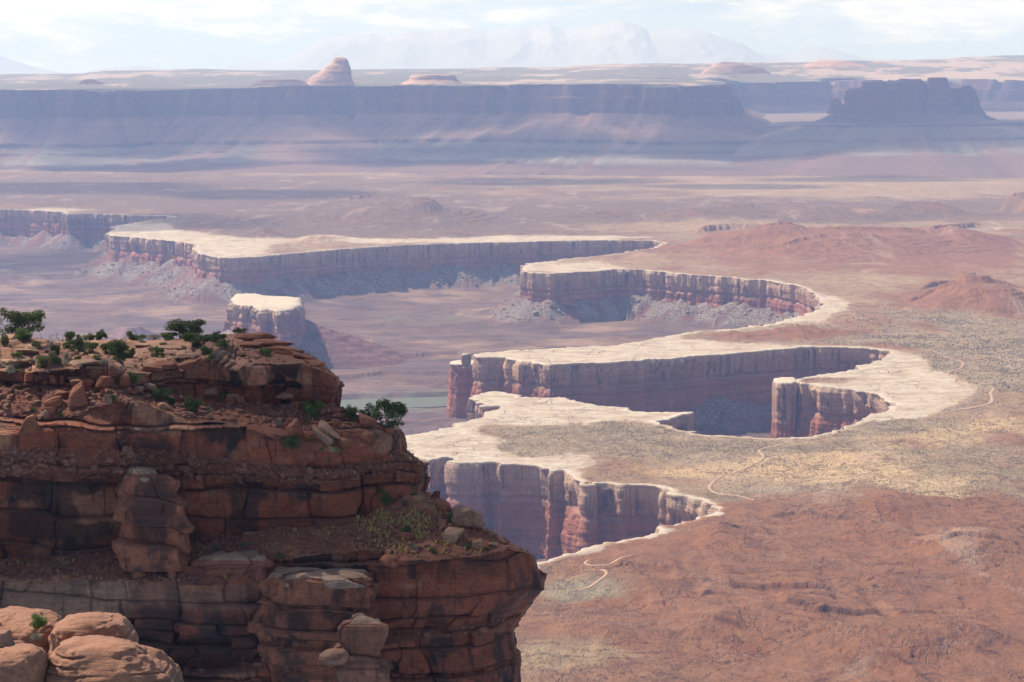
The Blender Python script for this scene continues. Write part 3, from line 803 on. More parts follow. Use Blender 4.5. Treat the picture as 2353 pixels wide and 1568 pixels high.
def basin_floor(x, y):
    z = FLOOR + 7 * fbm(x / 380, y / 520, o=5, seed=62)
    zz = z + 1.5 * fbm(x / 120, y / 90, o=3, seed=63)
    z = z + 2.5 * fbm(x / 60, y / 60, o=4, seed=68)
    st = 3.6; fr = zz / st - np.floor(zz / st)
    z = (np.floor(zz / st) + sm(fr, 0.7, 0.9)) * st
    # river trench
    ys = np.interp(x, _rx, _ry) + 26 * fbm(x / 120, x * 0, o=3, seed=64)
    d = np.abs(y - ys) - 88 - 20 * fbm(x / 60, y / 300, o=2, seed=65)
    z = z - sm(y, 5200, 4500) * 4
    z = z + (-129.0 + 2.2 * fbm(x / 40, y / 40, o=4, seed=69) - z) * sm(d, 10, -3)
    # shelf edge beyond the river
    e = ys + 330 + 60 * fbm(x / 150, x * 0, o=4, seed=66)
    z = z + 7 * sm(y - e, -3, 3) * np.exp(-np.clip(y - e, 0, None) / 500)
    e = ys + 590 + 80 * fbm(x / 200, x * 0, o=4, seed=67)
    z = z + 8 * sm(y - e, -3, 3) * np.exp(-np.clip(y - e, 0, None) / 700)
    return z


_q = np.array([(-900, 1010), (300, 960), (780, 925), (900, 921), (1000, 918), (1060, 915), (1400, 905), (2000, 900)], float)
_rx, _ry = gp(_q[:, 0], _q[:, 1], -124.0)
bf = basin_floor(BX, BY)
ttop = np.interp(BS, rs, taltop)
gul = np.abs(fbm(BS / 22, BD / 60, o=3, seed=71)) * 9 + np.abs(vn(BS / 60, BD / 160, seed=72)) * 8 + 5 * fbm(BX / 28, BY / 28, o=4, seed=70)
tal = ttop - 0.66 * BD + 2 - gul * np.clip(BD / 30, 0, 1) + 1.4 * fbm(BX / 7, BY / 7, o=3, seed=73)
st = 5.0; zz = tal + 2 * fbm(BX / 30, BY / 30, o=2, seed=74); fr = zz / st - np.floor(zz / st)
tstep = (np.floor(zz / st) + sm(fr, 0.45, 0.85)) * st
redbit = sm(fbm(BS / 34, BD / 50, o=4, seed=75), -0.02, 0.2)
tal = tal * (1 - 0.8 * redbit) + tstep * 0.8 * redbit
apron = bf + 26 * np.exp(-BD / 90)
BZ = np.maximum(apron - 6 * sm(BD, 0, 5), tal)
istal = sm(tal - apron, -6, 4)
n1 = fbm(BX / 200, BY / 260, o=6, seed=81, g=0.65); n2 = fbm(BX / 170, BY / 130, o=6, seed=82, g=0.68)
fl = np.array((0.175, 0.098, 0.065)) + (np.array((0.31, 0.19, 0.12)) - np.array((0.175, 0.098, 0.065))) * sm(n1, -0.15, 0.3)[..., None]
fl = fl + (np.array((0.13, 0.08, 0.07)) - fl) * (sm(n2, -0.02, 0.2) * 0.75)[..., None]
grn = sm(np.abs(BY - np.interp(BX, _rx, _ry)) + 70 * fbm(BX / 50, BY / 90, o=4, seed=85), 170, 100) * sm(BZ, -118, -124) * sm(fbm(BX / 26, BY / 60, o=4, seed=86), -0.35, 0.2)
fl = fl + (np.array((0.16, 0.15, 0.10)) - fl) * grn[..., None]
u5, v5 = proj(BX, BY, BZ)
grn2 = np.exp(-((v5 - 728 - 0.02 * (u5 - 900)) / 9) ** 2) * sm(u5, 800, 900) * sm(u5, 1150, 1050)
fl = fl + (np.array((0.17, 0.155, 0.11)) - fl) * (grn2 * 0.4)[..., None]
bq = 3.2 * fbm(BX / 260, BY / 170, o=6, seed=83, g=0.55); ble = np.exp(-((np.abs(bq - np.round(bq)) - 0.5) / 0.05) ** 2) * sm(fbm(BX / 200, BY / 200, o=3, seed=84), -0.3, 0.1)
fl = fl + (np.array((0.085, 0.05, 0.045)) - fl) * (0.8 * ble)[..., None]
tc = np.array((0.23, 0.175, 0.138)) * (1 + 0.25 * n2[..., None])
nearmix = sm(rv_, 780, 1050)
tc = tc + (np.array((0.22, 0.13, 0.10)) - tc) * (0.55 * np.interp(BS, rs, nearmix))[..., None]
tc = tc + (np.array((0.19, 0.08, 0.058)) - tc) * redbit[..., None]
bc = fl * (1 - istal[..., None]) + tc * istal[..., None]
bal = istal * (1 - redbit) * 0.9 + 0.12
keepb = BINS | (BD < 14)
keepb = keepb[:-1, :-1] & keepb[1:, 1:] & keepb[:-1, 1:] & keepb[1:, :-1]
co_, f_, c_ = compact(np.stack([BX, BY, BZ], -1).reshape(-1, 3), grid_faces(len(BV), len(BU), keepb, flip=True),
                      np.concatenate([bc, bal[..., None]], -1).reshape(-1, 4).astype(np.float32))
basin = tag(mesh_from('basin_ground', co_, f_, M_basin, c_), kind='structure')

rx = np.linspace(float(_rx[0]), float(_rx[-1]), 240)
yc = np.interp(rx, _rx, _ry)
V = np.stack([np.stack([rx, yc + o_, rx * 0 - 128.4 + 0 * o_], -1) for o_ in (-62, -20, 20, 62)])
tag(mesh_from('river', V.reshape(-1, 3), grid_faces(4, 240, flip=True), M_water), kind='structure')


def basin_at(x, y):
    x = np.atleast_1d(np.asarray(x, float)); y = np.atleast_1d(np.asarray(y, float))
    u, v = proj(x, y, 0.0 * x + FLOOR)
    fu = np.clip((u - BU[0]) / 3.0, 0, len(BU) - 1.001); fv = np.clip(np.interp(-v, -BV, np.arange(len(BV))), 0, len(BV) - 1.001)
    i = fv.astype(int); j = fu.astype(int); a = fv - i; b = fu - j
    return (BZ[i, j] * (1 - a) * (1 - b) + BZ[i + 1, j] * a * (1 - b) + BZ[i, j + 1] * (1 - a) * b + BZ[i + 1, j + 1] * a * b)


# ------------------------------------------------------------------ detached rock pillars and the white-capped butte
def ring_poly(pts, z=0.0, step=1.5, seed=1, rough=1.0):
    q = np.array(pts + [pts[0]], float)
    x, y = gp(q[:, 0], q[:, 1], z)
    P_, s = resample(np.stack([x, y], -1), step)
    P_ = P_[:-1]
    P_ = smooth_line(P_, 3, True)
    n = fbm(P_[:, 0] / 7, P_[:, 1] / 7, o=3, seed=seed)
    c = P_.mean(0); d = P_ - c
    return P_ + d / (np.linalg.norm(d, axis=1)[:, None] + 1e-6) * (n * 1.6 * rough)[:, None]


def ccw(P_):
    a = np.sum(P_[:, 0] * np.roll(P_[:, 1], -1) - P_[:, 1] * np.roll(P_[:, 0], -1))
    return P_ if a > 0 else P_[::-1]


pil = wall('rock_pillar', ccw(ring_poly([(1778, 871), (1800, 867), (1822, 867), (1829, 871), (1829, 878), (1818, 881.5), (1795, 880), (1781, 877)])), closed=True, depth=108, seed=21, slope=0.03, cap_h=52, undercut=1.0, amp=0.6)
tag(pil, 'square red rock pillar with a pale cap split off the end of the short canyon promontory', 'rock pillar')
pil = wall('rock_pillar', ccw(ring_poly([(1287, 1183), (1310, 1180), (1345, 1182), (1352, 1190), (1340, 1196), (1300, 1196), (1285, 1191)], z=-62)), closed=True, depth=60, seed=22, slope=0.05, cap_h=0.0, undercut=0.0, ztop=-62, amp=0.6)
tag(pil, 'dark red flat-topped rock stub standing low against the nearest canyon wall', 'rock pillar')
pil = wall('rock_pillar', ccw(ring_poly([(1036, 831), (1062, 828), (1095, 828), (1100, 834), (1092, 838), (1050, 838), (1035, 836)], z=-26, rough=0.7)), closed=True, depth=92, seed=23, slope=0.05, cap_h=0.0, undercut=0.0, ztop=-26, amp=0.9)
tag(pil, 'dark streaked red rock buttress under the balanced knob at the promontory tip', 'rock pillar')
b1 = wall('rock_butte', ccw(ring_poly([(533, 688), (543, 676), (585, 675), (610, 680), (660, 682), (688, 685), (690, 700), (670, 712), (640, 716), (618, 712), (598, 714), (580, 703), (552, 703), (538, 697)], z=-12, rough=4.5)),
          closed=True, depth=74, seed=24, slope=0.22, cap_h=30, undercut=3.0, ztop=-12, amp=1.9)
tag(b1, 'lone butte with a flat white caprock over dark red slopes rising from the basin', 'butte')


# profile solid: rings (u_left, u_right, v) at distance d
def profile_rock(name, rows, d, depth_ratio=0.8, mat=None, seed=1, nseg=72, amp=0.08, col=REDC, alpha=0.5, nsub=6, dy=0.0, square=3.0, colf=None, skew=None):
    rows = np.array(rows, float)
    m = np.linspace(0, len(rows) - 1, (len(rows) - 1) * nsub + 1)
    R = np.stack([np.interp(m, np.arange(len(rows)), rows[:, i]) for i in range(3)], -1)
    L_ = dp(R[:, 0], R[:, 2], d + 0 * m); Rr = dp(R[:, 1], R[:, 2], d + 0 * m)
    a = np.linspace(0, 2 * np.pi, nseg, endpoint=False)
    ca, sa = np.cos(a), np.sin(a)
    cx = np.sign(ca) * np.abs(ca) ** (2 / square); cy = np.sign(sa) * np.abs(sa) ** (2 / square)
    cen = (L_[:, 0] + Rr[:, 0]) / 2; hw = (Rr[:, 0] - L_[:, 0]) / 2
    z = (L_[:, 2] + Rr[:, 2]) / 2
    Xr = cen[:, None] + hw[:, None] * cx[None]; 
    Yr = d + dy + hw[:, None] * depth_ratio * cy[None] + 0 * z[:, None]
    Zr = z[:, None] + 0 * Xr
    w0 = hw.max()
    nn = fbm(Xr / (w0 * .35), Yr / (w0 * .35), Zr / (w0 * .35), o=4, seed=seed) * amp * w0
    bd = (rnd1(np.floor(Zr / (w0 * 0.13) + 0.4 * vn(Xr / w0, Yr / w0, seed=seed + 2)), seed) - 0.5) * amp * w0 * 0.8
    q = (nn + bd)
    Xr = Xr + cx[None] * q; Yr = Yr + cy[None] * q
    Zr = Zr + 0.3 * amp * w0 * vn(Xr / (w0 * .3), Yr / (w0 * .3), seed=seed + 3)
    V_ = np.stack([Xr, Yr, Zr], -1)
    top = V_[0].mean(0); V_ = np.concatenate([np.tile(top, (1, nseg, 1)) + 1e-3 * (V_[:1] - top), V_], 0)
    nl = fbm(V_[..., 0] / (w0 * .2), V_[..., 1] / (w0 * .2), V_[..., 2] / (w0 * .08), o=3, seed=seed + 4)[..., None]
    c = np.array(col) * (1 + 0.3 * nl) if colf is None else colf(V_, nl)
    C = np.concatenate([np.clip(c, .02, 1), np.full(c.shape[:-1] + (1,), alpha)], -1)
    return mesh_from(name, V_.reshape(-1, 3), grid_faces(len(V_), nseg, wrap=True), mat or M_wall, C.reshape(-1, 4))


def knobcol(V_, nl):
    t = sm(V_[..., 2], V_[..., 2].max() - 3, V_[..., 2].max() - 1)[..., None]
    return np.array((0.36, 0.22, 0.17)) * (1 + .3 * nl) * (1 - t) + np.array(SOIL[0]) * t


kn = profile_rock('balanced_rock', [(1064, 1081, 813), (1061, 1083, 815.5), (1059, 1083, 822), (1059, 1082, 832), (1062, 1081, 838), (1065, 1078, 843), (1062, 1080, 846)], 3640, 0.9, seed=31, colf=knobcol, amp=0.12)
tag(kn, 'pale-topped balanced rock knob on the dark buttress beyond the promontory tip', 'balanced rock')

# ------------------------------------------------------------------ white-butte skirt and small basin knolls joined to the floor
def mound(name, u, v, z0, rx_, ry_, h, label, cat, seed=1, col=(0.27, 0.12, 0.09), col2=None, pw=1.0, n=70, flat=0.0, zb=None, off=(0, 0)):
    x0, y0 = map(float, gp(u, v, z0))
    r = np.linspace(0, 1, n)[:, None]; a = np.linspace(0, 2 * np.pi, 150, endpoint=False)[None, :]
    wob = 1 + 0.22 * vn(np.cos(a) * 1.6, np.sin(a) * 1.6, seed=seed) + 0.07 * vn(np.cos(a) * 6, np.sin(a) * 6, seed=seed + 1)
    X_ = x0 + off[0] * r + rx_ * r * np.cos(a) * wob; Y_ = y0 + off[1] * r + ry_ * r * np.sin(a) * wob
    g = np.clip((r - flat) / (1 - flat), 0, 1)
    prof = (1 - g) ** pw + 0 * a
    gullyn = np.abs(vn(np.cos(a) * 9, np.sin(a) * 9, r * 1.5 + 0 * a, seed=seed + 2))
    z = h * prof - gullyn * h * 0.10 * np.sin(np.pi * np.clip(r, 0, 1))
    st_ = h / 9.0; zz = z + 0.35 * st_ * fbm(X_ / 30, Y_ / 30, o=2, seed=seed + 3); fr = zz / st_ - np.floor(zz / st_)
    z = 0.45 * z + 0.55 * (np.floor(zz / st_) + sm(fr, 0.3, 0.9)) * st_
    Z_ = (zb if zb is not None else z0) - 4 + z
    nl = fbm(X_ / 18, Y_ / 18, o=3, seed=seed + 4)[..., None]
    c = np.array(col) * (1 + .3 * nl)
    if col2 is not None:
        mk = sm(np.cos(a + 0 * r - math.pi + 0.3) + 0.3 * nl[..., 0], 0.45, 0.8)[..., None]  # paler, greyer wedge on the west flank
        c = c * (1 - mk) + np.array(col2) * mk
    C = np.concatenate([c, np.full(c.shape[:-1] + (1,), 0.15)], -1)
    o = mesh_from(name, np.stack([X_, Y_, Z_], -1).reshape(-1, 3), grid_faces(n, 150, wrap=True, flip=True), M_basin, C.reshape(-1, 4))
    if label: tag(o, label, cat)
    else: tag(o, kind='structure')
    return o


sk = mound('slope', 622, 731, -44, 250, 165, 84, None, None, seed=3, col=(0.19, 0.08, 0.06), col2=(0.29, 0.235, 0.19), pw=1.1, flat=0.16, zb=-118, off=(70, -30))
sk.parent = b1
sk['label'] = 'dark red ledgy skirt of the butte that turns paler on its western side'
mound('rock_knoll', 300, 768, -112, 60, 60, 20, 'small dark flat-topped knoll on the basin floor behind the clifftop shrubs', 'knoll', seed=8, flat=0.35, col=(0.24, 0.13, 0.11))

# ------------------------------------------------------------------ distant mesas
def mesa(name, tops, prof, seed=1, step=14.0, cliff=137.0, amp=1.0, zfloor=0.0, closed=False, bands=None, smooth_n=3):
    """tops: (u, v, d) along the brow from left to right; prof: (drop, outward offset)"""
    q = np.array(tops, float)
    T = dp(q[:, 0], q[:, 1], q[:, 2])
    T, s = resample(T, step)
    T = smooth_line(T, smooth_n)
    ntc = 20 * np.clip(fbm(s / 170, s * 0, o=4, seed=seed + 20), 0, 1) + 22 * sm(vn(s / 60, s * 0 + 4, seed=seed + 21), 0.55, 0.9)
    P_ = T[:, :2]
    t = np.gradient(P_, axis=0); t /= np.linalg.norm(t, axis=1)[:, None] + 1e-9
    N = np.stack([t[:, 1], -t[:, 0]], -1)       # towards the viewer for a left-to-right brow
    Nb = smooth_line(N, 30); Nb /= np.linalg.norm(Nb, axis=1)[:, None] + 1e-9
    pr = np.array(prof, float)
    dr = np.unique(np.r_[np.linspace(0, cliff, 26), np.linspace(cliff, pr[-1, 0], 62)])
    of = np.interp(dr, pr[:, 0], pr[:, 1])
    D = dr[:, None]; O = of[:, None] + 0 * s[None]
    S_ = s[None, :]
    but = 70 * (1 - 2 * np.abs(fbm(S_ / 260, S_ * 0, o=3, seed=seed))) + 26 * vn(S_ / 60, D / 300, seed=seed + 1) + 10 * vn(S_ / 22, D / 150, seed=seed + 2)
    k2 = sm(D, cliff, pr[-1, 0])
    gul = ((1 - 2 * np.abs(vn(S_ / 85, D / 900, seed=seed + 3))) * (1 - k2) * 40 + (1 - 2 * np.abs(fbm(S_ / 190, D / 1200, o=3, seed=seed + 9))) * k2 * 85) * np.sin(np.pi * np.clip((D - cliff) / (pr[-1, 0] - cliff), 0, 1)) \
        + 60 * fbm(S_ / 700, D / 900, o=3, seed=seed + 5) * k2 + 20 * vn(S_ / 26, D / 500, seed=seed + 4) * sm(D, cliff, cliff + 15)
    O = O + amp * (but * (1 - 0.3 * k2) + gul)
    X_ = P_[:, 0][None] + Nb[:, 0][None] * O; Y_ = P_[:, 1][None] + Nb[:, 1][None] * O
    Z_ = T[:, 2][None] - D - ntc[None] * (1 - sm(D, 0, cliff)) + 2.0 * vn(S_ / 30, D / 30, seed=seed + 6)
    # colour bands
    n1 = fbm(S_ / 260, D / 40, o=4, seed=seed + 7); n2 = fbm(S_ / 60, D / 160, o=4, seed=seed + 8)
    q_ = D + (16 * n1 + 10 * n2) * sm(D, cliff, cliff + 60) + 3 * n1
    bands = bands or BANDS
    hs = [b_[0] for b_ in bands]
    C = np.stack([np.interp(q_, hs, [b_[1][i] for b_ in bands]) for i in range(3)], -1)
    redt = sm(n2 + 0.25 * n1, 0.02, 0.25) * sm(D, cliff, cliff + 30) * 0.75
    C = C + (np.array((0.19, 0.105, 0.074)) - C) * redt[..., None]
    al = np.where(D < cliff + 3, 0.95, 0.15) + 0 * S_
    C = np.concatenate([C * (1 + 0.2 * n2[..., None]), al[..., None]], -1)
    V_ = np.stack([X_, Y_, Z_], -1)
    return mesh_from(name, V_.reshape(-1, 3), grid_faces(len(dr), len(s)), M_far, C.reshape(-1, 4))


BANDS = [(0, (0.15, 0.08, 0.05)), (20, (0.15, 0.072, 0.046)), (132, (0.13, 0.062, 0.042)), (140, (0.16, 0.092, 0.066)), (181, (0.16, 0.095, 0.07)), (184, (0.10, 0.065, 0.05)), (189, (0.15, 0.09, 0.066)), (255, (0.155, 0.095, 0.07)), (260, (0.09, 0.06, 0.048)), (268, (0.09, 0.065, 0.05)),
         (280, (0.15, 0.13, 0.105)), (300, (0.15, 0.125, 0.1)), (303, (0.09, 0.07, 0.058)), (309, (0.15, 0.125, 0.1)), (326, (0.16, 0.135, 0.11)), (336, (0.25, 0.22, 0.175)), (343, (0.22, 0.18, 0.14)), (352, (0.11, 0.065, 0.05)), (364, (0.18, 0.105, 0.072)), (400, (0.20, 0.12, 0.083))]
PROF = [(0, 0), (60, 22), (64, 44), (137, 66), (182, 190), (188, 194), (256, 430), (274, 440), (300, 570), (307, 576), (343, 820), (350, 828), (362, 1000), (366, 1004), (380, 1200), (440, 1420)]
m1 = mesa('hills', [(-700, 208, 12500), (-300, 208, 12100), (0, 207, 11900), (200, 207, 11900), (400, 205, 12050), (560, 202, 11900), (700, 198, 11800), (800, 197, 12000), (1000, 196, 11900), (1200, 194, 11700), (1400, 194, 11600),
                  (1560, 197, 11500), (1630, 200, 11600), (1640, 198, 12200), (1650, 194, 13200), (1660, 192, 14600), (1700, 192, 15000)], PROF, seed=91)
tag(m1, kind='structure')
m2 = mesa('hills', [(1600, 191, 15500), (1700, 191, 15000), (1780, 190, 14700), (1830, 188, 15400), (1900, 186, 16000), (2000, 184, 15800), (2200, 183, 15400), (2353, 182, 15000), (2700, 182, 14600), (3100, 182, 14600)],
          PROF, seed=101)
tag(m2, kind='structure')
# bench in front of the second wall, carrying the castle-like butte
m3 = mesa('hills', [(1660, 292, 14800), (1650, 292, 13600), (1655, 292, 12500), (1700, 291, 11900), (1770, 290, 11500), (1850, 288, 11200), (2050, 287, 11000), (2250, 285, 11000), (2353, 281, 11300), (2700, 278, 11600), (3100, 280, 12000)],
          [(0, 0), (10, 10), (60, 190), (70, 200), (125, 420), (135, 470), (190, 800), (215, 1000), (260, 1150)], seed=111, cliff=10, amp=0.6,
          bands=[(0, (0.12, 0.08, 0.065)), (14, (0.15, 0.13, 0.105)), (62, (0.155, 0.13, 0.105)), (68, (0.10, 0.07, 0.055)), (76, (0.155, 0.13, 0.105)), (100, (0.21, 0.175, 0.135)), (118, (0.23, 0.185, 0.14)), (130, (0.17, 0.105, 0.078)), (220, (0.19, 0.115, 0.08))])
tag(m3, kind='structure')
# flat tops lying behind those brows
def shelf(name, pts, mat, col, nr=6, z_rise=0.0):
    q = np.array(pts, float)
    A = dp(q[:, 0], q[:, 1], q[:, 2]); A, _ = resample(A, 60.0)
    rows_ = [A + np.array((0, dy, z_rise * dy)) for dy in np.linspace(0, 4200, nr)]
    V_ = np.stack(rows_)
    V_[0, :, 1] -= 30; V_[:, :, 2] -= 1.0
    c = np.ones(V_.shape[:2] + (4,)) * np.r_[col, 0.2]
    return tag(mesh_from(name, V_.reshape(-1, 3), grid_faces(nr, V_.shape[1], flip=True), mat, c.reshape(-1, 4)), kind='structure')
shelf('hills', [(1655, 292, 12500), (1700, 291, 12000), (1770, 290, 11600), (1850, 288, 11300), (2050, 287, 11100), (2250, 285, 11100), (2353, 281, 11400), (2700, 278, 11700), (3100, 280, 12100)], M_far, (0.22, 0.155, 0.125))


def castlecol(V_, nl):
    return np.array((0.15, 0.07, 0.048)) * (1 + .35 * nl)
cst = mound('rock_butte', 2090, 286, 185, 480, 330, 110, 'castle-like red butte with sheer towers on a sloping skirt, far beyond the canyons', 'butte', seed=12, col=(0.17, 0.10, 0.075), pw=1.0, flat=0.55, zb=186)
for rows_, dd in (([(1950, 1990, 203), (1944, 1996, 206), (1941, 2000, 220), (1936, 2004, 252), (1930, 2010, 262)], 11350), ([(1985, 2120, 188), (1982, 2126, 190), (1978, 2130, 215), (1970, 2140, 262)], 11400),
                 ([(2066, 2116, 182), (2062, 2119, 184), (2058, 2124, 215), (2050, 2134, 262)], 11320), ([(2136, 2174, 179), (2133, 2177, 181), (2132, 2182, 205), (2118, 2190, 262)], 11300),
                 ([(2180, 2235, 203), (2178, 2240, 206), (2172, 2250, 235), (2160, 2262, 262)], 11420), ([(2212, 2230, 197), (2208, 2232, 199), (2204, 2236, 215), (2200, 2240, 250)], 11380),
                 ([(1912, 1926, 226), (1908, 1934, 236), (1900, 1945, 262)], 11300)):
    o = profile_rock('tower', rows_, dd, 0.7, M_far, seed=int(rows_[0][0]), amp=0.10, colf=castlecol, alpha=0.9, nseg=64)
    o.parent = cst


def domecol(V_, nl):
    z = V_[..., 2:3]
    b_ = sm(np.sin(z / 5.5 + 1.5 * nl), -0.2, 0.5)
    return (np.array((0.50, 0.33, 0.235)) * b_ + np.array((0.42, 0.25, 0.175)) * (1 - b_)) * (1 + .35 * nl)
dm = profile_rock('rock_dome', [(776, 787, 132), (770, 795, 135), (765, 800, 141), (758, 804, 149), (746, 806, 158), (733, 808, 166), (719, 808, 175), (708, 809, 185), (700, 818, 198)], 12700, 0.9, M_far, seed=41, amp=0.05, colf=domecol, alpha=0.0, nseg=110, nsub=9, square=2.3)
tag(dm, 'tall pink layered sandstone dome standing on the distant mesa top', 'rock dome')
for i_, (rows_, dd, lb) in enumerate((
        ([(600, 690, 184), (588, 700, 190), (575, 712, 198)], 12300, 'low scrubby knoll beside the tall pink dome on the mesa top'),
        ([(960, 1020, 171), (945, 1045, 173), (940, 1052, 183), (915, 1065, 194)], 12900, 'flat-topped pale knoll on the mesa top with sloping shoulders'),
        ([(1660, 1690, 143), (1640, 1715, 149), (1625, 1755, 158), (1610, 1770, 170)], 15500, 'rounded pale knoll on the upper mesa above the deep side valley'),
        ([(1880, 1930, 138), (1868, 1955, 143), (1850, 1985, 150), (1840, 2000, 157)], 16500, 'sunlit pink knoll on the upper mesa just below the skyline'),
        ([(195, 215, 183), (185, 228, 188), (180, 240, 194)], 12400, 'tiny orange knob on the mesa top at the quiet western end'))):
    tag(profile_rock('rock_knoll', rows_, dd, 1.0, M_far, seed=50 + i_, amp=0.05, colf=domecol, alpha=0.0, nseg=60, square=2.2), lb, 'knoll')

# upper tableland behind the brow, up to the skyline
LV_U = np.linspace(-900, 3300, 1300)
brow = np.interp(LV_U, [-900, 0, 400, 700, 1000, 1400, 1560, 1630, 1700, 2000, 2353, 3300], [208, 207, 205, 198, 196, 194, 197, 192, 191, 184, 182, 182]) + 1.6
sky_ = np.interp(LV_U, [-900, 0, 180, 240, 460, 560, 640, 800, 1000, 1100, 1300, 1375, 1500, 1580, 1700, 1850, 1900, 2000, 2120, 2240, 2353, 3300],
                 [172, 170, 169, 162, 158, 160, 160, 159, 158, 155, 152, 147, 144, 145, 143, 143, 137, 139, 136, 130, 125, 122])
TT = np.linspace(0, 1, 150)[:, None]
dbrow = np.interp(LV_U, [-900, 0, 1000, 1560, 1640, 1700, 1900, 2353, 3300], [12500, 11900, 11900, 11550, 13000, 15000, 15900, 15000, 14600]) + 70
dsky = 20000.0
Dd = dbrow[None] * (1 - TT) + dsky * TT
Vd = brow[None] + (sky_ - brow)[None] * (TT ** 0.9)
Up = np.repeat(LV_U[None], 150, 0)
Pp = dp(Up, Vd, Dd); Pp[0, :, :2] = Pp[1, :, :2] + np.array((0, 4.0))
nz = 34 * fbm(Pp[..., 0] / 900, Pp[..., 1] / 1300, o=5, seed=121, g=0.55) * np.sin(np.pi * np.clip(TT, 0, 1)) 
st = 14.0; zz = Pp[..., 2] + nz; fr = zz / st - np.floor(zz / st)
Pp[..., 2] = np.where(TT < 0.004, Pp[..., 2] - 90, (np.floor(zz / st) + sm(fr, 0.5, 0.9)) * st * 0.6 + zz * 0.4 - 3)
n1 = fbm(Pp[..., 0] / 260, Pp[..., 1] / 700, o=6, seed=122, g=0.65); n2 = fbm(Pp[..., 0] / 1500, Pp[..., 1] / 1500, o=3, seed=123)
c1, c2 = np.array((0.16, 0.14, 0.095)), np.array((0.42, 0.31, 0.23))
rt = sm(n1 + 0.5 * n2 + 0.22 * sm(Up, 900, 2300) + 0.1 * TT, 0.16, 0.36)[..., None]
C = np.concatenate([c1 * (1 - rt) + c2 * rt, np.zeros(Pp.shape[:2] + (1,))], -1)
tag(mesh_from('hills', Pp.reshape(-1, 3), grid_faces(150, len(LV_U), flip=True), M_far, C.reshape(-1, 4)), kind='structure')

# mountains on the skyline: patchy snow, rock paled to paint in the haze
mu = np.linspace(-700, 3050, 900)
rid_ = np.interp(mu, [-900, -200, 0, 60, 110, 200, 250, 290, 330, 380, 500, 560, 620, 680, 740, 760, 820, 880, 930, 1000, 1060, 1120, 1180, 1220, 1260, 1300, 1350, 1400, 1430, 1470, 1490, 1540, 1590, 1640, 1700, 1740, 1800, 1830, 1880, 1930, 1980, 2050, 3200],
                 [150, 138, 130, 150, 163, 176, 160, 153, 152, 160, 156, 144, 143, 128, 90, 86, 78, 80, 72, 74, 66, 70, 60, 66, 58, 66, 60, 52, 45, 56, 71, 67, 68, 80, 100, 122, 127, 118, 110, 118, 130, 136, 150])
rid_ = rid_ - 5 * fbm(mu / 50, mu * 0, o=4, seed=131)
MT = np.linspace(0, 1, 60)[:, None]
Md = 40500 - 5500 * MT + 0 * mu[None]
top = dp(mu, rid_, 40500 + 0 * mu)
base_z = 380.0
Xm = top[:, 0][None] * (1 - 0.0 * MT); 
rg = (1 - 2 * np.abs(fbm(mu[None] / 90 + MT * 1.2, MT * 2.2 + 0 * mu[None], o=5, seed=132)))
Zm = base_z + (top[:, 2][None] - base_z) * (1 - MT) ** 1.35 + rg * 70 * np.sin(np.pi * MT) * ((top[:, 2][None] - base_z) / 900)
Vm = np.stack([Xm + 0 * MT, Md, Zm], -1)
sn = sm(Zm + 300 * fbm(mu[None] / 40, MT * 8, o=4, seed=133), 880, 1050)[..., None]
Cm = np.concatenate([np.array((0.34, 0.36, 0.39)) * (1 - sn) + np.array((0.42, 0.44, 0.47)) * sn, 0 * sn], -1)
tag(mesh_from('mountains', Vm.reshape(-1, 3), grid_faces(60, 900, flip=False), M_far, Cm.reshape(-1, 4)), kind='structure')

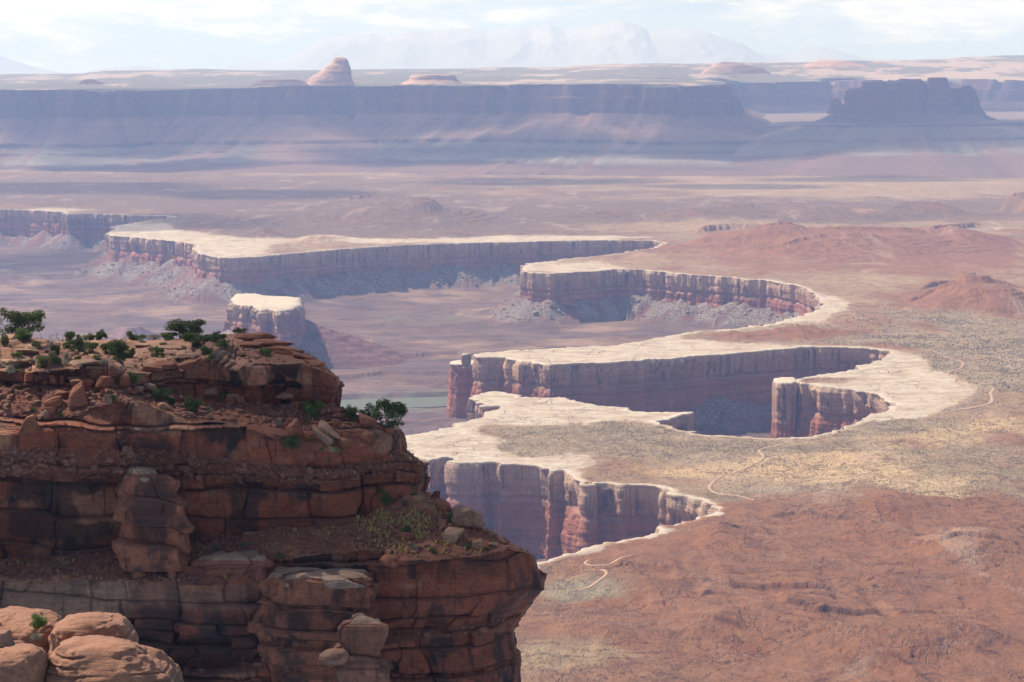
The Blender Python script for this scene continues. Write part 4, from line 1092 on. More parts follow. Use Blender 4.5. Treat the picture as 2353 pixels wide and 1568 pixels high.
# ------------------------------------------------------------------ the near red cliff: brow and foot lines, (u, v, distance), each from west to its eastern prow and round the back
CR = [
 [(-260, 772, 250), (-80, 776, 246), (100, 786, 238), (200, 782, 238), (330, 782, 236), (450, 777, 234), (520, 768, 230), (560, 765, 227), (600, 766, 224), (640, 786, 219), (670, 802, 216), (700, 812, 214.5), (725, 824, 213.5), (735, 838, 214), (728, 846, 222), (690, 842, 236)],
 [(-260, 790, 226), (-80, 796, 222), (100, 806, 219), (200, 806, 218), (330, 806, 218), (450, 800, 217), (520, 792, 216), (560, 800, 213), (600, 808, 211.5), (640, 812, 212), (670, 816, 212), (710, 822, 211), (740, 836, 210.5), (752, 850, 213), (745, 856, 224), (700, 852, 240)],
 [(-260, 852, 204), (-80, 850, 204), (60, 852, 203.5), (150, 846, 203.5), (250, 850, 203), (300, 858, 204), (330, 862, 206), (420, 858, 207.5), (500, 838, 208.5), (560, 836, 207), (600, 836, 206.5), (640, 838, 207), (690, 838, 206.5), (735, 850, 206), (770, 868, 206.5), (786, 884, 210), (778, 890, 222), (720, 880, 243)],
 [(-260, 900, 203.5), (-80, 893, 203.5), (60, 888, 203), (150, 888, 203.3), (250, 880, 203), (300, 892, 203.6), (330, 900, 205), (420, 905, 207), (500, 925, 208), (560, 926, 207.5), (600, 930, 207), (640, 935, 208), (690, 925, 207), (735, 925, 206.6), (768, 932, 207.5), (777, 934, 211), (770, 936, 222), (715, 930, 243)],
 [(-260, 930, 202.5), (-80, 925, 202.3), (60, 925, 201.8), (150, 922, 201.5), (200, 918, 200.8), (260, 910, 201), (300, 918, 201.5), (340, 925, 203), (430, 935, 205), (500, 938, 206.5), (580, 938, 206.6), (650, 945, 206.4), (710, 948, 206), (750, 946, 205.2), (796, 944, 205.5), (796, 949, 210), (780, 952, 224), (715, 950, 243)],
 [(-260, 968, 201), (-80, 965, 201), (60, 962, 200.5), (150, 966, 199.6), (205, 942, 199.4), (265, 925, 199.4), (330, 930, 200), (400, 955, 201.5), (480, 965, 202.4), (560, 972, 203), (640, 985, 204), (720, 990, 204), (800, 985, 203.5), (870, 985, 204), (915, 990, 205.5), (922, 994, 211), (905, 996, 226), (860, 996, 243)],
 [(-260, 1004, 199), (-80, 1000, 199), (60, 996, 199), (150, 986, 198.6), (205, 984, 198.2), (265, 984, 198.4), (330, 986, 199.6), (400, 984, 200.3), (480, 972, 201.2), (560, 978, 202), (615, 1000, 202.4), (700, 1034, 202.2), (760, 1042, 202), (830, 1028, 202.2), (890, 1008, 203.4), (924, 1001, 206), (928, 1003, 212), (910, 1005, 226), (865, 1005, 243)],
 [(-260, 1040, 199.4), (-80, 1036, 199.4), (60, 1030, 199.2), (150, 1030, 199.2), (205, 1028, 199.2), (265, 1028, 199.4), (330, 1030, 200.4), (400, 1040, 200.8), (480, 1050, 201.6), (560, 1055, 202.2), (615, 1064, 202.7), (700, 1078, 202.7), (760, 1074, 202.6), (830, 1066, 202.8), (890, 1048, 203.8), (924, 1036, 206), (928, 1038, 212), (910, 1040, 226), (865, 1040, 243)],
 [(-260, 1092, 199), (-80, 1086, 199), (60, 1084, 199), (150, 1084, 199), (220, 1086, 198.8), (300, 1086, 199), (350, 1080, 200.6), (400, 1078, 201.4), (480, 1084, 202), (560, 1088, 202.4), (615, 1092, 202.6), (700, 1096, 202.4), (760, 1092, 202.4), (830, 1085, 202.6), (890, 1074, 203.2), (960, 1062, 204.4), (975, 1070, 211), (950, 1072, 226), (900, 1070, 243)],
 [(-260, 1104, 202), (-80, 1098, 202.4), (60, 1098, 203), (150, 1098, 203.2), (220, 1102, 203.6), (300, 1100, 203), (350, 1096, 202.2), (400, 1098, 202.4), (480, 1104, 202.8), (560, 1108, 203.2), (615, 1110, 203.2), (700, 1112, 203), (760, 1110, 203), (830, 1102, 203), (890, 1098, 203.2), (966, 1094, 204.2), (978, 1096, 211), (955, 1096, 226), (905, 1096, 243)],
 [(-260, 1290, 202.4), (-80, 1288, 202.4), (40, 1285, 202.8), (120, 1280, 203.4), (200, 1272, 203.6), (280, 1264, 203.6), (360, 1258, 203.6), (440, 1246, 203.4), (520, 1236, 203.2), (600, 1222, 203), (680, 1212, 202.8), (760, 1205, 202.6), (830, 1192, 202.6), (890, 1168, 203), (955, 1132, 204), (972, 1128, 211), (950, 1128, 226), (905, 1128, 243)],
 [(-260, 1310, 199.4), (-80, 1308, 199.2), (40, 1306, 199.4), (120, 1306, 199.6), (200, 1304, 200), (280, 1298, 200), (360, 1296, 200.2), (440, 1290, 200.2), (520, 1270, 200.8), (620, 1250, 200.8), (720, 1238, 201), (800, 1226, 201), (880, 1214, 201), (960, 1196, 201.6), (1040, 1180, 202.6), (1060, 1184, 210), (1035, 1184, 226), (980, 1184, 243)],
 [(-260, 1338, 197), (-80, 1336, 197), (60, 1335, 197), (180, 1335, 197), (280, 1334, 197), (380, 1336, 197), (480, 1340, 197.4), (560, 1326, 197.8), (640, 1290, 198.6), (740, 1276, 199), (840, 1270, 199), (940, 1278, 198), (1020, 1284, 197.4), (1100, 1276, 197.4), (1170, 1263, 198.4), (1216, 1274, 201), (1220, 1278, 209), (1195, 1278, 226), (1130, 1278, 243)],
 [(-260, 1440, 197.2), (-80, 1438, 197.2), (60, 1436, 197.2), (180, 1440, 197), (280, 1445, 197), (380, 1448, 197), (480, 1452, 197.4), (560, 1450, 198), (640, 1400, 198.6), (740, 1366, 198.8), (840, 1350, 198.8), (940, 1345, 198), (1020, 1345, 197.6), (1100, 1340, 197.6), (1180, 1330, 198.4), (1236, 1318, 201), (1240, 1320, 209), (1215, 1320, 226), (1150, 1320, 243)],
 [(-260, 1490, 198), (-80, 1488, 198), (60, 1486, 198), (180, 1490, 198.4), (280, 1495, 198.4), (380, 1498, 198), (480, 1500, 198.4), (560, 1490, 198.8), (640, 1450, 199), (740, 1410, 199), (840, 1395, 199), (940, 1390, 198.4), (1020, 1388, 198), (1100, 1380, 198), (1190, 1368, 198.8), (1242, 1354, 201.4), (1244, 1356, 209), (1218, 1356, 226), (1150, 1356, 243)],
 [(-260, 1530, 198.6), (-80, 1528, 198.6), (60, 1526, 198.8), (180, 1530, 199), (280, 1535, 199), (380, 1535, 199), (480, 1535, 199), (560, 1520, 199.4), (640, 1490, 199.4), (740, 1470, 199.4), (840, 1462, 199.2), (940, 1452, 199), (1020, 1444, 199), (1090, 1436, 199.2), (1150, 1424, 200), (1196, 1412, 202.8), (1200, 1414, 210), (1170, 1414, 226), (1110, 1414, 243)],
 [(-260, 1545, 196), (-80, 1543, 196), (60, 1541, 196), (180, 1545, 196), (280, 1548, 196), (380, 1548, 196), (480, 1548, 196.4), (560, 1540, 197), (640, 1515, 197.6), (740, 1495, 198), (840, 1482, 198), (940, 1470, 198), (1020, 1466, 198.2), (1080, 1460, 198.6), (1130, 1456, 199.6), (1174, 1450, 202.4), (1178, 1452, 210), (1150, 1452, 226), (1100, 1452, 243)],
 [(-260, 1620, 196), (-80, 1618, 196), (60, 1616, 196), (180, 1620, 196), (280, 1620, 196), (380, 1620, 196), (480, 1615, 196.4), (560, 1605, 197), (640, 1590, 197.6), (740, 1575, 198), (840, 1560, 198), (940, 1548, 198), (1020, 1540, 198), (1080, 1530, 198.4), (1140, 1520, 199.6), (1186, 1506, 202.4), (1188, 1508, 210), (1160, 1508, 226), (1110, 1508, 243)],
 [(-260, 1720, 195), (-80, 1718, 195), (60, 1716, 195), (180, 1720, 195), (280, 1720, 195), (380, 1720, 195), (480, 1715, 195.4), (560, 1705, 196), (640, 1690, 196.6), (740, 1680, 197), (840, 1665, 197), (940, 1650, 197), (1020, 1640, 197), (1080, 1630, 197.6), (1140, 1620, 199), (1190, 1600, 202), (1192, 1602, 210), (1160, 1602, 226), (1110, 1602, 243)],
 [(-260, 2600, 190), (-80, 2600, 190), (60, 2600, 190), (180, 2600, 190), (280, 2600, 190), (380, 2600, 190), (480, 2600, 190), (560, 2600, 190), (640, 2600, 190), (740, 2600, 190), (840, 2600, 190), (940, 2600, 190), (1020, 2600, 191), (1080, 2600, 192), (1140, 2600, 194), (1260, 2600, 200), (1262, 2600, 210), (1230, 2600, 226), (1180, 2600, 243)],
]
# character of each interval: 0 = sheer face, 1 = ledge or slope; subdivisions
KIND = [1, 1, 0, .35, .8, 0.2, 0, .5, .5, 0, 1, 1, 0, 0, .2, .6, 0, 0, 0]
NSUB = [26, 60, 36, 40, 44, 40, 40, 46, 24, 130, 50, 60, 84, 44, 40, 26, 62, 50, 30]
NC_ = 1150


def catmull(t, K):
    """K: (n, m, 3) rows, smooth-ish interpolation along axis 0"""
    n = len(K); i = np.clip(np.floor(t).astype(int), 0, n - 2); f = t - i
    return K[i] * (1 - f)[:, None, None] + K[i + 1] * f[:, None, None]


rowsW = []
for r_ in CR:
    q = np.array(r_, float)
    Wp = dp(q[:, 0], q[:, 1], q[:, 2])
    # arc parameter: front share and the return round the prow
    L = np.r_[0, np.cumsum(np.linalg.norm(np.diff(q[:, :2] * (1, 0.35), axis=0), axis=1) + np.abs(np.diff(q[:, 2])) * 3.0)]
    tip = int(np.argmax(q[:, 0]))
    fr = np.where(np.arange(len(q)) <= tip, L / L[tip] * 0.90, 0.90 + 0.10 * (L - L[tip]) / max(L[-1] - L[tip], 1e-6))
    s = np.linspace(0, 1, NC_)
    rowsW.append(np.stack([np.interp(s, fr, Wp[:, i]) for i in range(3)], -1))
K_ = np.stack(rowsW)
ts = np.concatenate([[0]] + [i + np.linspace(0, 1, n_ + 1)[1:] for i, n_ in enumerate(NSUB)])
CV = catmull(ts, K_)
knd = np.interp(ts - 0.5, np.arange(len(KIND)), KIND); ki = np.clip(np.floor(ts - 1e-6).astype(int), 0, len(KIND) - 1)
led = np.array(KIND)[ki][:, None] * 0.75 + 0.25 * knd[:, None]
# outward direction in plan (smoothed) from the lofted shape
_u, _v = proj(CV[..., 0], CV[..., 1], CV[..., 2])
led = led * (1 - 0.45 * sm(_u, 500, 580) * sm(_v, 840, 832) * sm(_u, 790, 770))
tx = np.gradient(CV[..., 0], axis=1); ty = np.gradient(CV[..., 1], axis=1)
nx, ny = ty, -tx
ln = np.sqrt(nx * nx + ny * ny) + 1e-6; nx /= ln; ny /= ln
ker = 31
def boxs(a, k_):
    for _ in range(2):
        p_ = np.pad(a, ((0, 0), (k_ // 2, k_ // 2)), mode='edge'); c_ = np.cumsum(np.pad(p_, ((0, 0), (1, 0))), 1)
        a = (c_[:, k_:] - c_[:, :-k_]) / k_
    return a
nx, ny = boxs(nx, ker), boxs(ny, ker)
ln = np.sqrt(nx * nx + ny * ny) + 1e-6; nx /= ln; ny /= ln
X, Y, Z = CV[..., 0], CV[..., 1], CV[..., 2]
SL = X - 0.9 * np.clip(Y - 203, 0, 60) * 0  # lateral coordinate
SLp = np.cumsum(np.r_[0, np.linalg.norm(np.diff(K_[6][:, :2], axis=0), axis=1)])[None, :] + 0 * X - 45


def rock_relief(S_, Y, Z, seed=200, face=None):
    """bedded, jointed sandstone: beds pinch, swell and dip; blocks broken along joints"""
    zw = Z + 1.5 * fbm(S_ / 14, Z / 12, o=3, seed=seed) + 0.04 * S_ + 0.25 * fbm(S_ / 2.5, Z / 3, o=2, seed=seed + 1)
    r = np.random.RandomState(seed)
    th = np.where(r.rand(160) < 0.38, r.uniform(0.2, 0.5, 160), r.uniform(0.8, 3.2, 160))
    bnd = np.cumsum(th); bnd = bnd - bnd[-1] / 2 + 405
    idx = np.clip(np.searchsorted(bnd, zw) - 1, 0, 158)
    lo, hi = bnd[idx], bnd[idx + 1]
    e = np.minimum(zw - lo, hi - zw)
    tk = hi - lo
    hard = rnd1(idx, seed) - 0.5
    # joints
    wj = tk * (1.2 + 2.6 * rnd1(idx, seed + 5)) + 0.3
    sj = (S_ + 0.35 * vn(S_ / 1.7, Z / 1.1, seed=seed + 6) + 9 * rnd1(idx, seed + 7)) / wj
    cell = np.floor(sj); fj = sj - cell
    ej = np.minimum(fj, 1 - fj) * wj
    blk = rnd1(idx * 131 + cell, seed + 8) - 0.5
    gone = rnd1(idx * 977 + cell, seed + 9)
    o = 1.15 * hard + 1.0 * blk - 1.0 * (gone > 0.86)
    o = o - 0.46 * np.exp(-(e / 0.085) ** 2) - 0.38 * np.exp(-(ej / 0.075) ** 2)
    o = o + 0.12 * np.minimum(e / 0.25, 1) ** 0.5
    cid = idx * 131 + cell
    o = o + (rnd1(cid, seed + 21) - 0.5) * 1.1 * (fj - 0.5) * np.minimum(wj, 2.2) + (rnd1(cid, seed + 22) - 0.35) * 0.9 * ((zw - lo) - tk * 0.5)
    # through-going cracks
    zc = S_ / 6.2 + 0.28 * vn(S_ / 9, Z / 9, seed=seed + 10) + 0.03 * vn(Z / 1.2, S_ / 3, seed=seed + 12)
    cc = np.abs(zc - np.round(zc)) * 6.2
    big_ = 0.9 * (rnd1(np.round(zc - 0.5), seed + 11) - 0.5)
    o = o + 1.7 * big_ - 0.6 * np.exp(-(cc / 0.09) ** 2) * sm(vn(S_ / 7, Z / 3, seed=seed + 13), -0.1, 0.3)
    o = o + 1.5 * fbm(S_ / 4.5, Z / 3.5, Y / 6, o=5, seed=seed + 14, g=0.58) + 0.16 * fbm(S_ / 0.8, Z / 0.5, Y / 0.8, o=3, seed=seed + 15)
    # thin laminae where the rock is flaggy
    flg = sm(vn(S_ / 6, Z / 2.2, seed=seed + 16), 0.0, 0.4)
    lam = zw / 0.17 + 0.5 * vn(S_ / 1.5, Z, seed=seed + 17)
    o = o + flg * 0.075 * (np.abs(lam - np.round(lam)) * 4 - 1)
    return o, idx, blk, e, tk


rel, bidx, blk, bed_e, bed_t = rock_relief(SLp, Y, Z)
smoothmask = np.ones_like(X)
# smooth massive patches: the red wall band B and face C keep only gentle relief
def win(u0, u1, v0, v1, k_=12):
    U_, V_ = proj(X, Y, Z)
    return sm(U_, u0 - k_, u0 + k_) * sm(U_, u1 + k_, u1 - k_) * sm(V_, v0 - k_, v0 + k_) * sm(V_, v1 + k_, v1 - k_)
mass = np.clip(win(560, 915, 1005, 1080) + win(860, 1235, 1330, 1412, 10) + win(680, 778, 868, 925) + 0.7 * win(660, 850, 1276, 1320) + 0.6 * win(10, 245, 1110, 1270) + 0.75 * win(-80, 560, 1345, 1425) + 0.5 * win(280, 560, 985, 1070), 0, 1)
gentle = 0.45 * fbm(SLp / 3.5, Z / 2.5, o=4, seed=230) + 0.06 * fbm(SLp / .5, Z / .4, o=2, seed=231)
relm = rel * (1 - 0.62 * mass) + gentle * mass
amp = (1 - led) * 0.80 + led * 0.22
edge = sm(ts, 0, 1.2)[:, None]
O = relm * amp * edge * (1 - 0.55 * sm(np.linspace(0, 1, NC_), 0.80, 0.89))[None, :]
X2 = X + nx * O; Y2 = Y + ny * O
# ledges and slopes: broken ground
U_, V_ = proj(X, Y, Z)
rubbl = led * (0.28 * fbm(X / 1.6, Y / 1.6, o=5, seed=240, g=0.6) + 0.16 * np.abs(fbm(X / .5, Y / .5, o=3, seed=241)))
slick = win(-300, 560, 780, 850, 8)
swell = fbm(X / 5.5, Y / 9, o=3, seed=243)
zst = 0.24; zq = swell * 1.7 + 0.1 * fbm(X / 1.2, Y / 1.2, o=2, seed=244)
zfr = zq / zst - np.floor(zq / zst)
stepz = (np.floor(zq / zst) + sm(zfr, 0.75, 0.95)) * zst
stepe = np.exp(-((zfr - 0.80) / 0.10) ** 2) * slick
Z2 = Z + rubbl * (1 - 0.45 * slick) + slick * stepz * 1.2 * sm(ts, 0.0, 0.3)[:, None] + (1 - led) * 0.05 * fbm(X / .5, Y / .5, Z / .5, o=2, seed=242)
# colour
base = np.array((0.225, 0.066, 0.034)); soil = np.array((0.27, 0.098, 0.053)); greyp = np.array((0.36, 0.20, 0.12))
nb = rnd1(bidx, 301)[..., None] - 0.5
n1 = fbm(SLp / 5, Z / 3, o=4, seed=302)[..., None]; n2 = fbm(X / 1.5, Y / 1.5, Z / .8, o=4, seed=303)[..., None]
C = base * (1 + 0.45 * nb + 0.35 * n1 + 0.2 * blk[..., None])
C = C + (greyp - C) * (sm(n1 + 0.6 * nb, 0.25, 0.5) * 0.55)
C = C * (0.78 + 0.5 * sm(bed_e / np.maximum(bed_t, .2), 0.0, 0.16))[..., None]
lowpale = (win(-300, 300, 1335, 1430) * 0.75 + win(300, 600, 1340, 1400) * 0.5 + win(320, 400, 1060, 1120) * 0.5)[..., None]
C = C + (np.array((0.31, 0.20, 0.135)) * (1 + .25 * n2) - C) * lowpale
ledc = led[..., None] * sm(n2, -0.5, 0.3)
C = C + (soil * (1 + .35 * n2) - C) * ledc * 0.8
topc = np.clip(sm(ts, 2.25, 1.9)[:, None] * (1 - 0.6 * sm(U_, 520, 600)), 0, 1)[..., None]
C = C + (np.array((0.41, 0.215, 0.135)) * (1 + .35 * n2) - C) * topc
soiltop = topc[..., 0] * sm(fbm(X / 4, Y / 6, o=5, seed=305), -0.05, 0.15)
C = C + (np.array((0.27, 0.125, 0.075)) - C) * soiltop[..., None] * 0.85
al = (1 - led) * (0.80 + 0.2 * sm(n1[..., 0], -0.2, 0.2)) * (1 - lowpale[..., 0] * 0.7)
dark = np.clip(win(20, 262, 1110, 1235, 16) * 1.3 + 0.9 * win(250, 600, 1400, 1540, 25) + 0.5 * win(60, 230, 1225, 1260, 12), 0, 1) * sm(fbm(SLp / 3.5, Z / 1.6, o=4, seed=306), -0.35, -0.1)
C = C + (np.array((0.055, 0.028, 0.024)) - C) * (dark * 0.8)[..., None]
C = C + (np.array((0.15, 0.07, 0.045)) - C) * (0.7 * stepe * sm(fbm(X / 3, Y / 3, o=3, seed=307), -0.3, 0.1))[..., None]
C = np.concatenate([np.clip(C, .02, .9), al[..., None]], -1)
CLV = np.stack([X2, Y2, Z2], -1)
# back row closes behind the skyline
bk = CLV[:1] + np.array((0, 14.0, -9.0)); bk2 = CLV[:1] + np.array((0, 16.0, -120.0))
V3 = np.concatenate([bk2, bk, CLV], 0); C3 = np.concatenate([C[:1], C[:1], C], 0)
cliff_f = grid_faces(len(V3), NC_)
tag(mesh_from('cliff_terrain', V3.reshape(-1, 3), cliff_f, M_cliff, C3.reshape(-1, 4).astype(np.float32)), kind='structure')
sub = V3[::2, ::2]
cbvh = BVHTree.FromPolygons([tuple(p) for p in sub.reshape(-1, 3).tolist()], grid_faces(sub.shape[0], sub.shape[1]).tolist())
CAMV = Vector((0, 0, CAMZ))


def hit(u, v):
    a, b, c = rdir(u, v)
    d = Vector((float(a), float(b), float(c))).normalized()
    h_ = cbvh.ray_cast(CAMV, d, 800)
    return h_[0]

# ------------------------------------------------------------------ loose rocks and outcrops on the near cliff
random.seed(7)


def rock_mesh(name, sx, sy, sz, seed, kind='block', res=44, tone=(0.25, 0.105, 0.068), amp=1.0):
    """one weathered stone with size (sx, sy, sz), origin at its base centre"""
    rr = np.random.RandomState(seed)
    n_, m_ = res // 2 + 4, res
    th = np.linspace(0, np.pi, n_)[:, None]; ph = np.linspace(0, 2 * np.pi, m_, endpoint=False)[None]
    D_ = np.stack([np.sin(th) * np.cos(ph), np.sin(th) * np.sin(ph), np.cos(th) + 0 * ph], -1)
    if kind == 'oval':
        R_ = np.ones(D_.shape[:2])
        k_ = 3.0
    else:   # intersect of random planes -> faceted block with worn edges
        k_ = 5.0
        nf = 11 if kind == 'block' else 8
        N_ = rr.normal(size=(nf, 3)); N_[:6] = np.array([(1, 0, 0), (-1, 0, 0), (0, 1, 0), (0, -1, 0), (0, 0, 1), (0, 0, -1)])[:min(6, nf)] + rr.normal(size=(min(6, nf), 3)) * 0.24
        N_ /= np.linalg.norm(N_, axis=1)[:, None]
        H_ = rr.uniform(0.74, 1.0, nf); H_[6:] *= 1.10
        c = np.clip(D_ @ N_.T, 1e-3, None) / H_
        R_ = 1.0 / (np.sum(c ** 14, -1) ** (1 / 14.0))
    V_ = D_ * R_[..., None]
    V_ = V_ / np.abs(V_).reshape(-1, 3).max(0)
    nn = fbm(V_[..., 0] * 1.6 + seed, V_[..., 1] * 1.6, V_[..., 2] * 1.6, o=4, seed=seed)
    V_ = V_ * (1 + 0.13 * amp * nn)[..., None]
    lay = V_[..., 2] * sz / 0.22 + 0.5 * nn + seed
    groove = (np.abs(lay - np.round(lay)) * 2 - 0.5) * 0.035 * amp * (0.2 if kind == 'oval' else 1.0)
    V_[..., :2] *= (1 + groove + 0.05 * (rnd1(np.floor(lay + .5), seed) - .5))[..., None]
    S3 = np.array((sx / 2, sy / 2, sz / 2))
    V_ = V_ * S3
    V_[..., 2] += sz * 0.42
    nl = fbm(V_[..., 0] * 1.3 + seed, V_[..., 1] * 1.3, V_[..., 2] * 2.2, o=4, seed=seed + 2)[..., None]
    C = np.array(tone) * (1 + 0.4 * nl)
    C = np.concatenate([np.clip(C, .02, .8), np.full(C.shape[:-1] + (1,), 0.35)], -1)
    return mesh_from(name, V_.reshape(-1, 3), grid_faces(n_, m_, wrap=True), M_rock, C.reshape(-1, 4), smooth=True)


RED, TAN, LIT = (0.31, 0.11, 0.058), (0.36, 0.205, 0.13), (0.40, 0.225, 0.14)
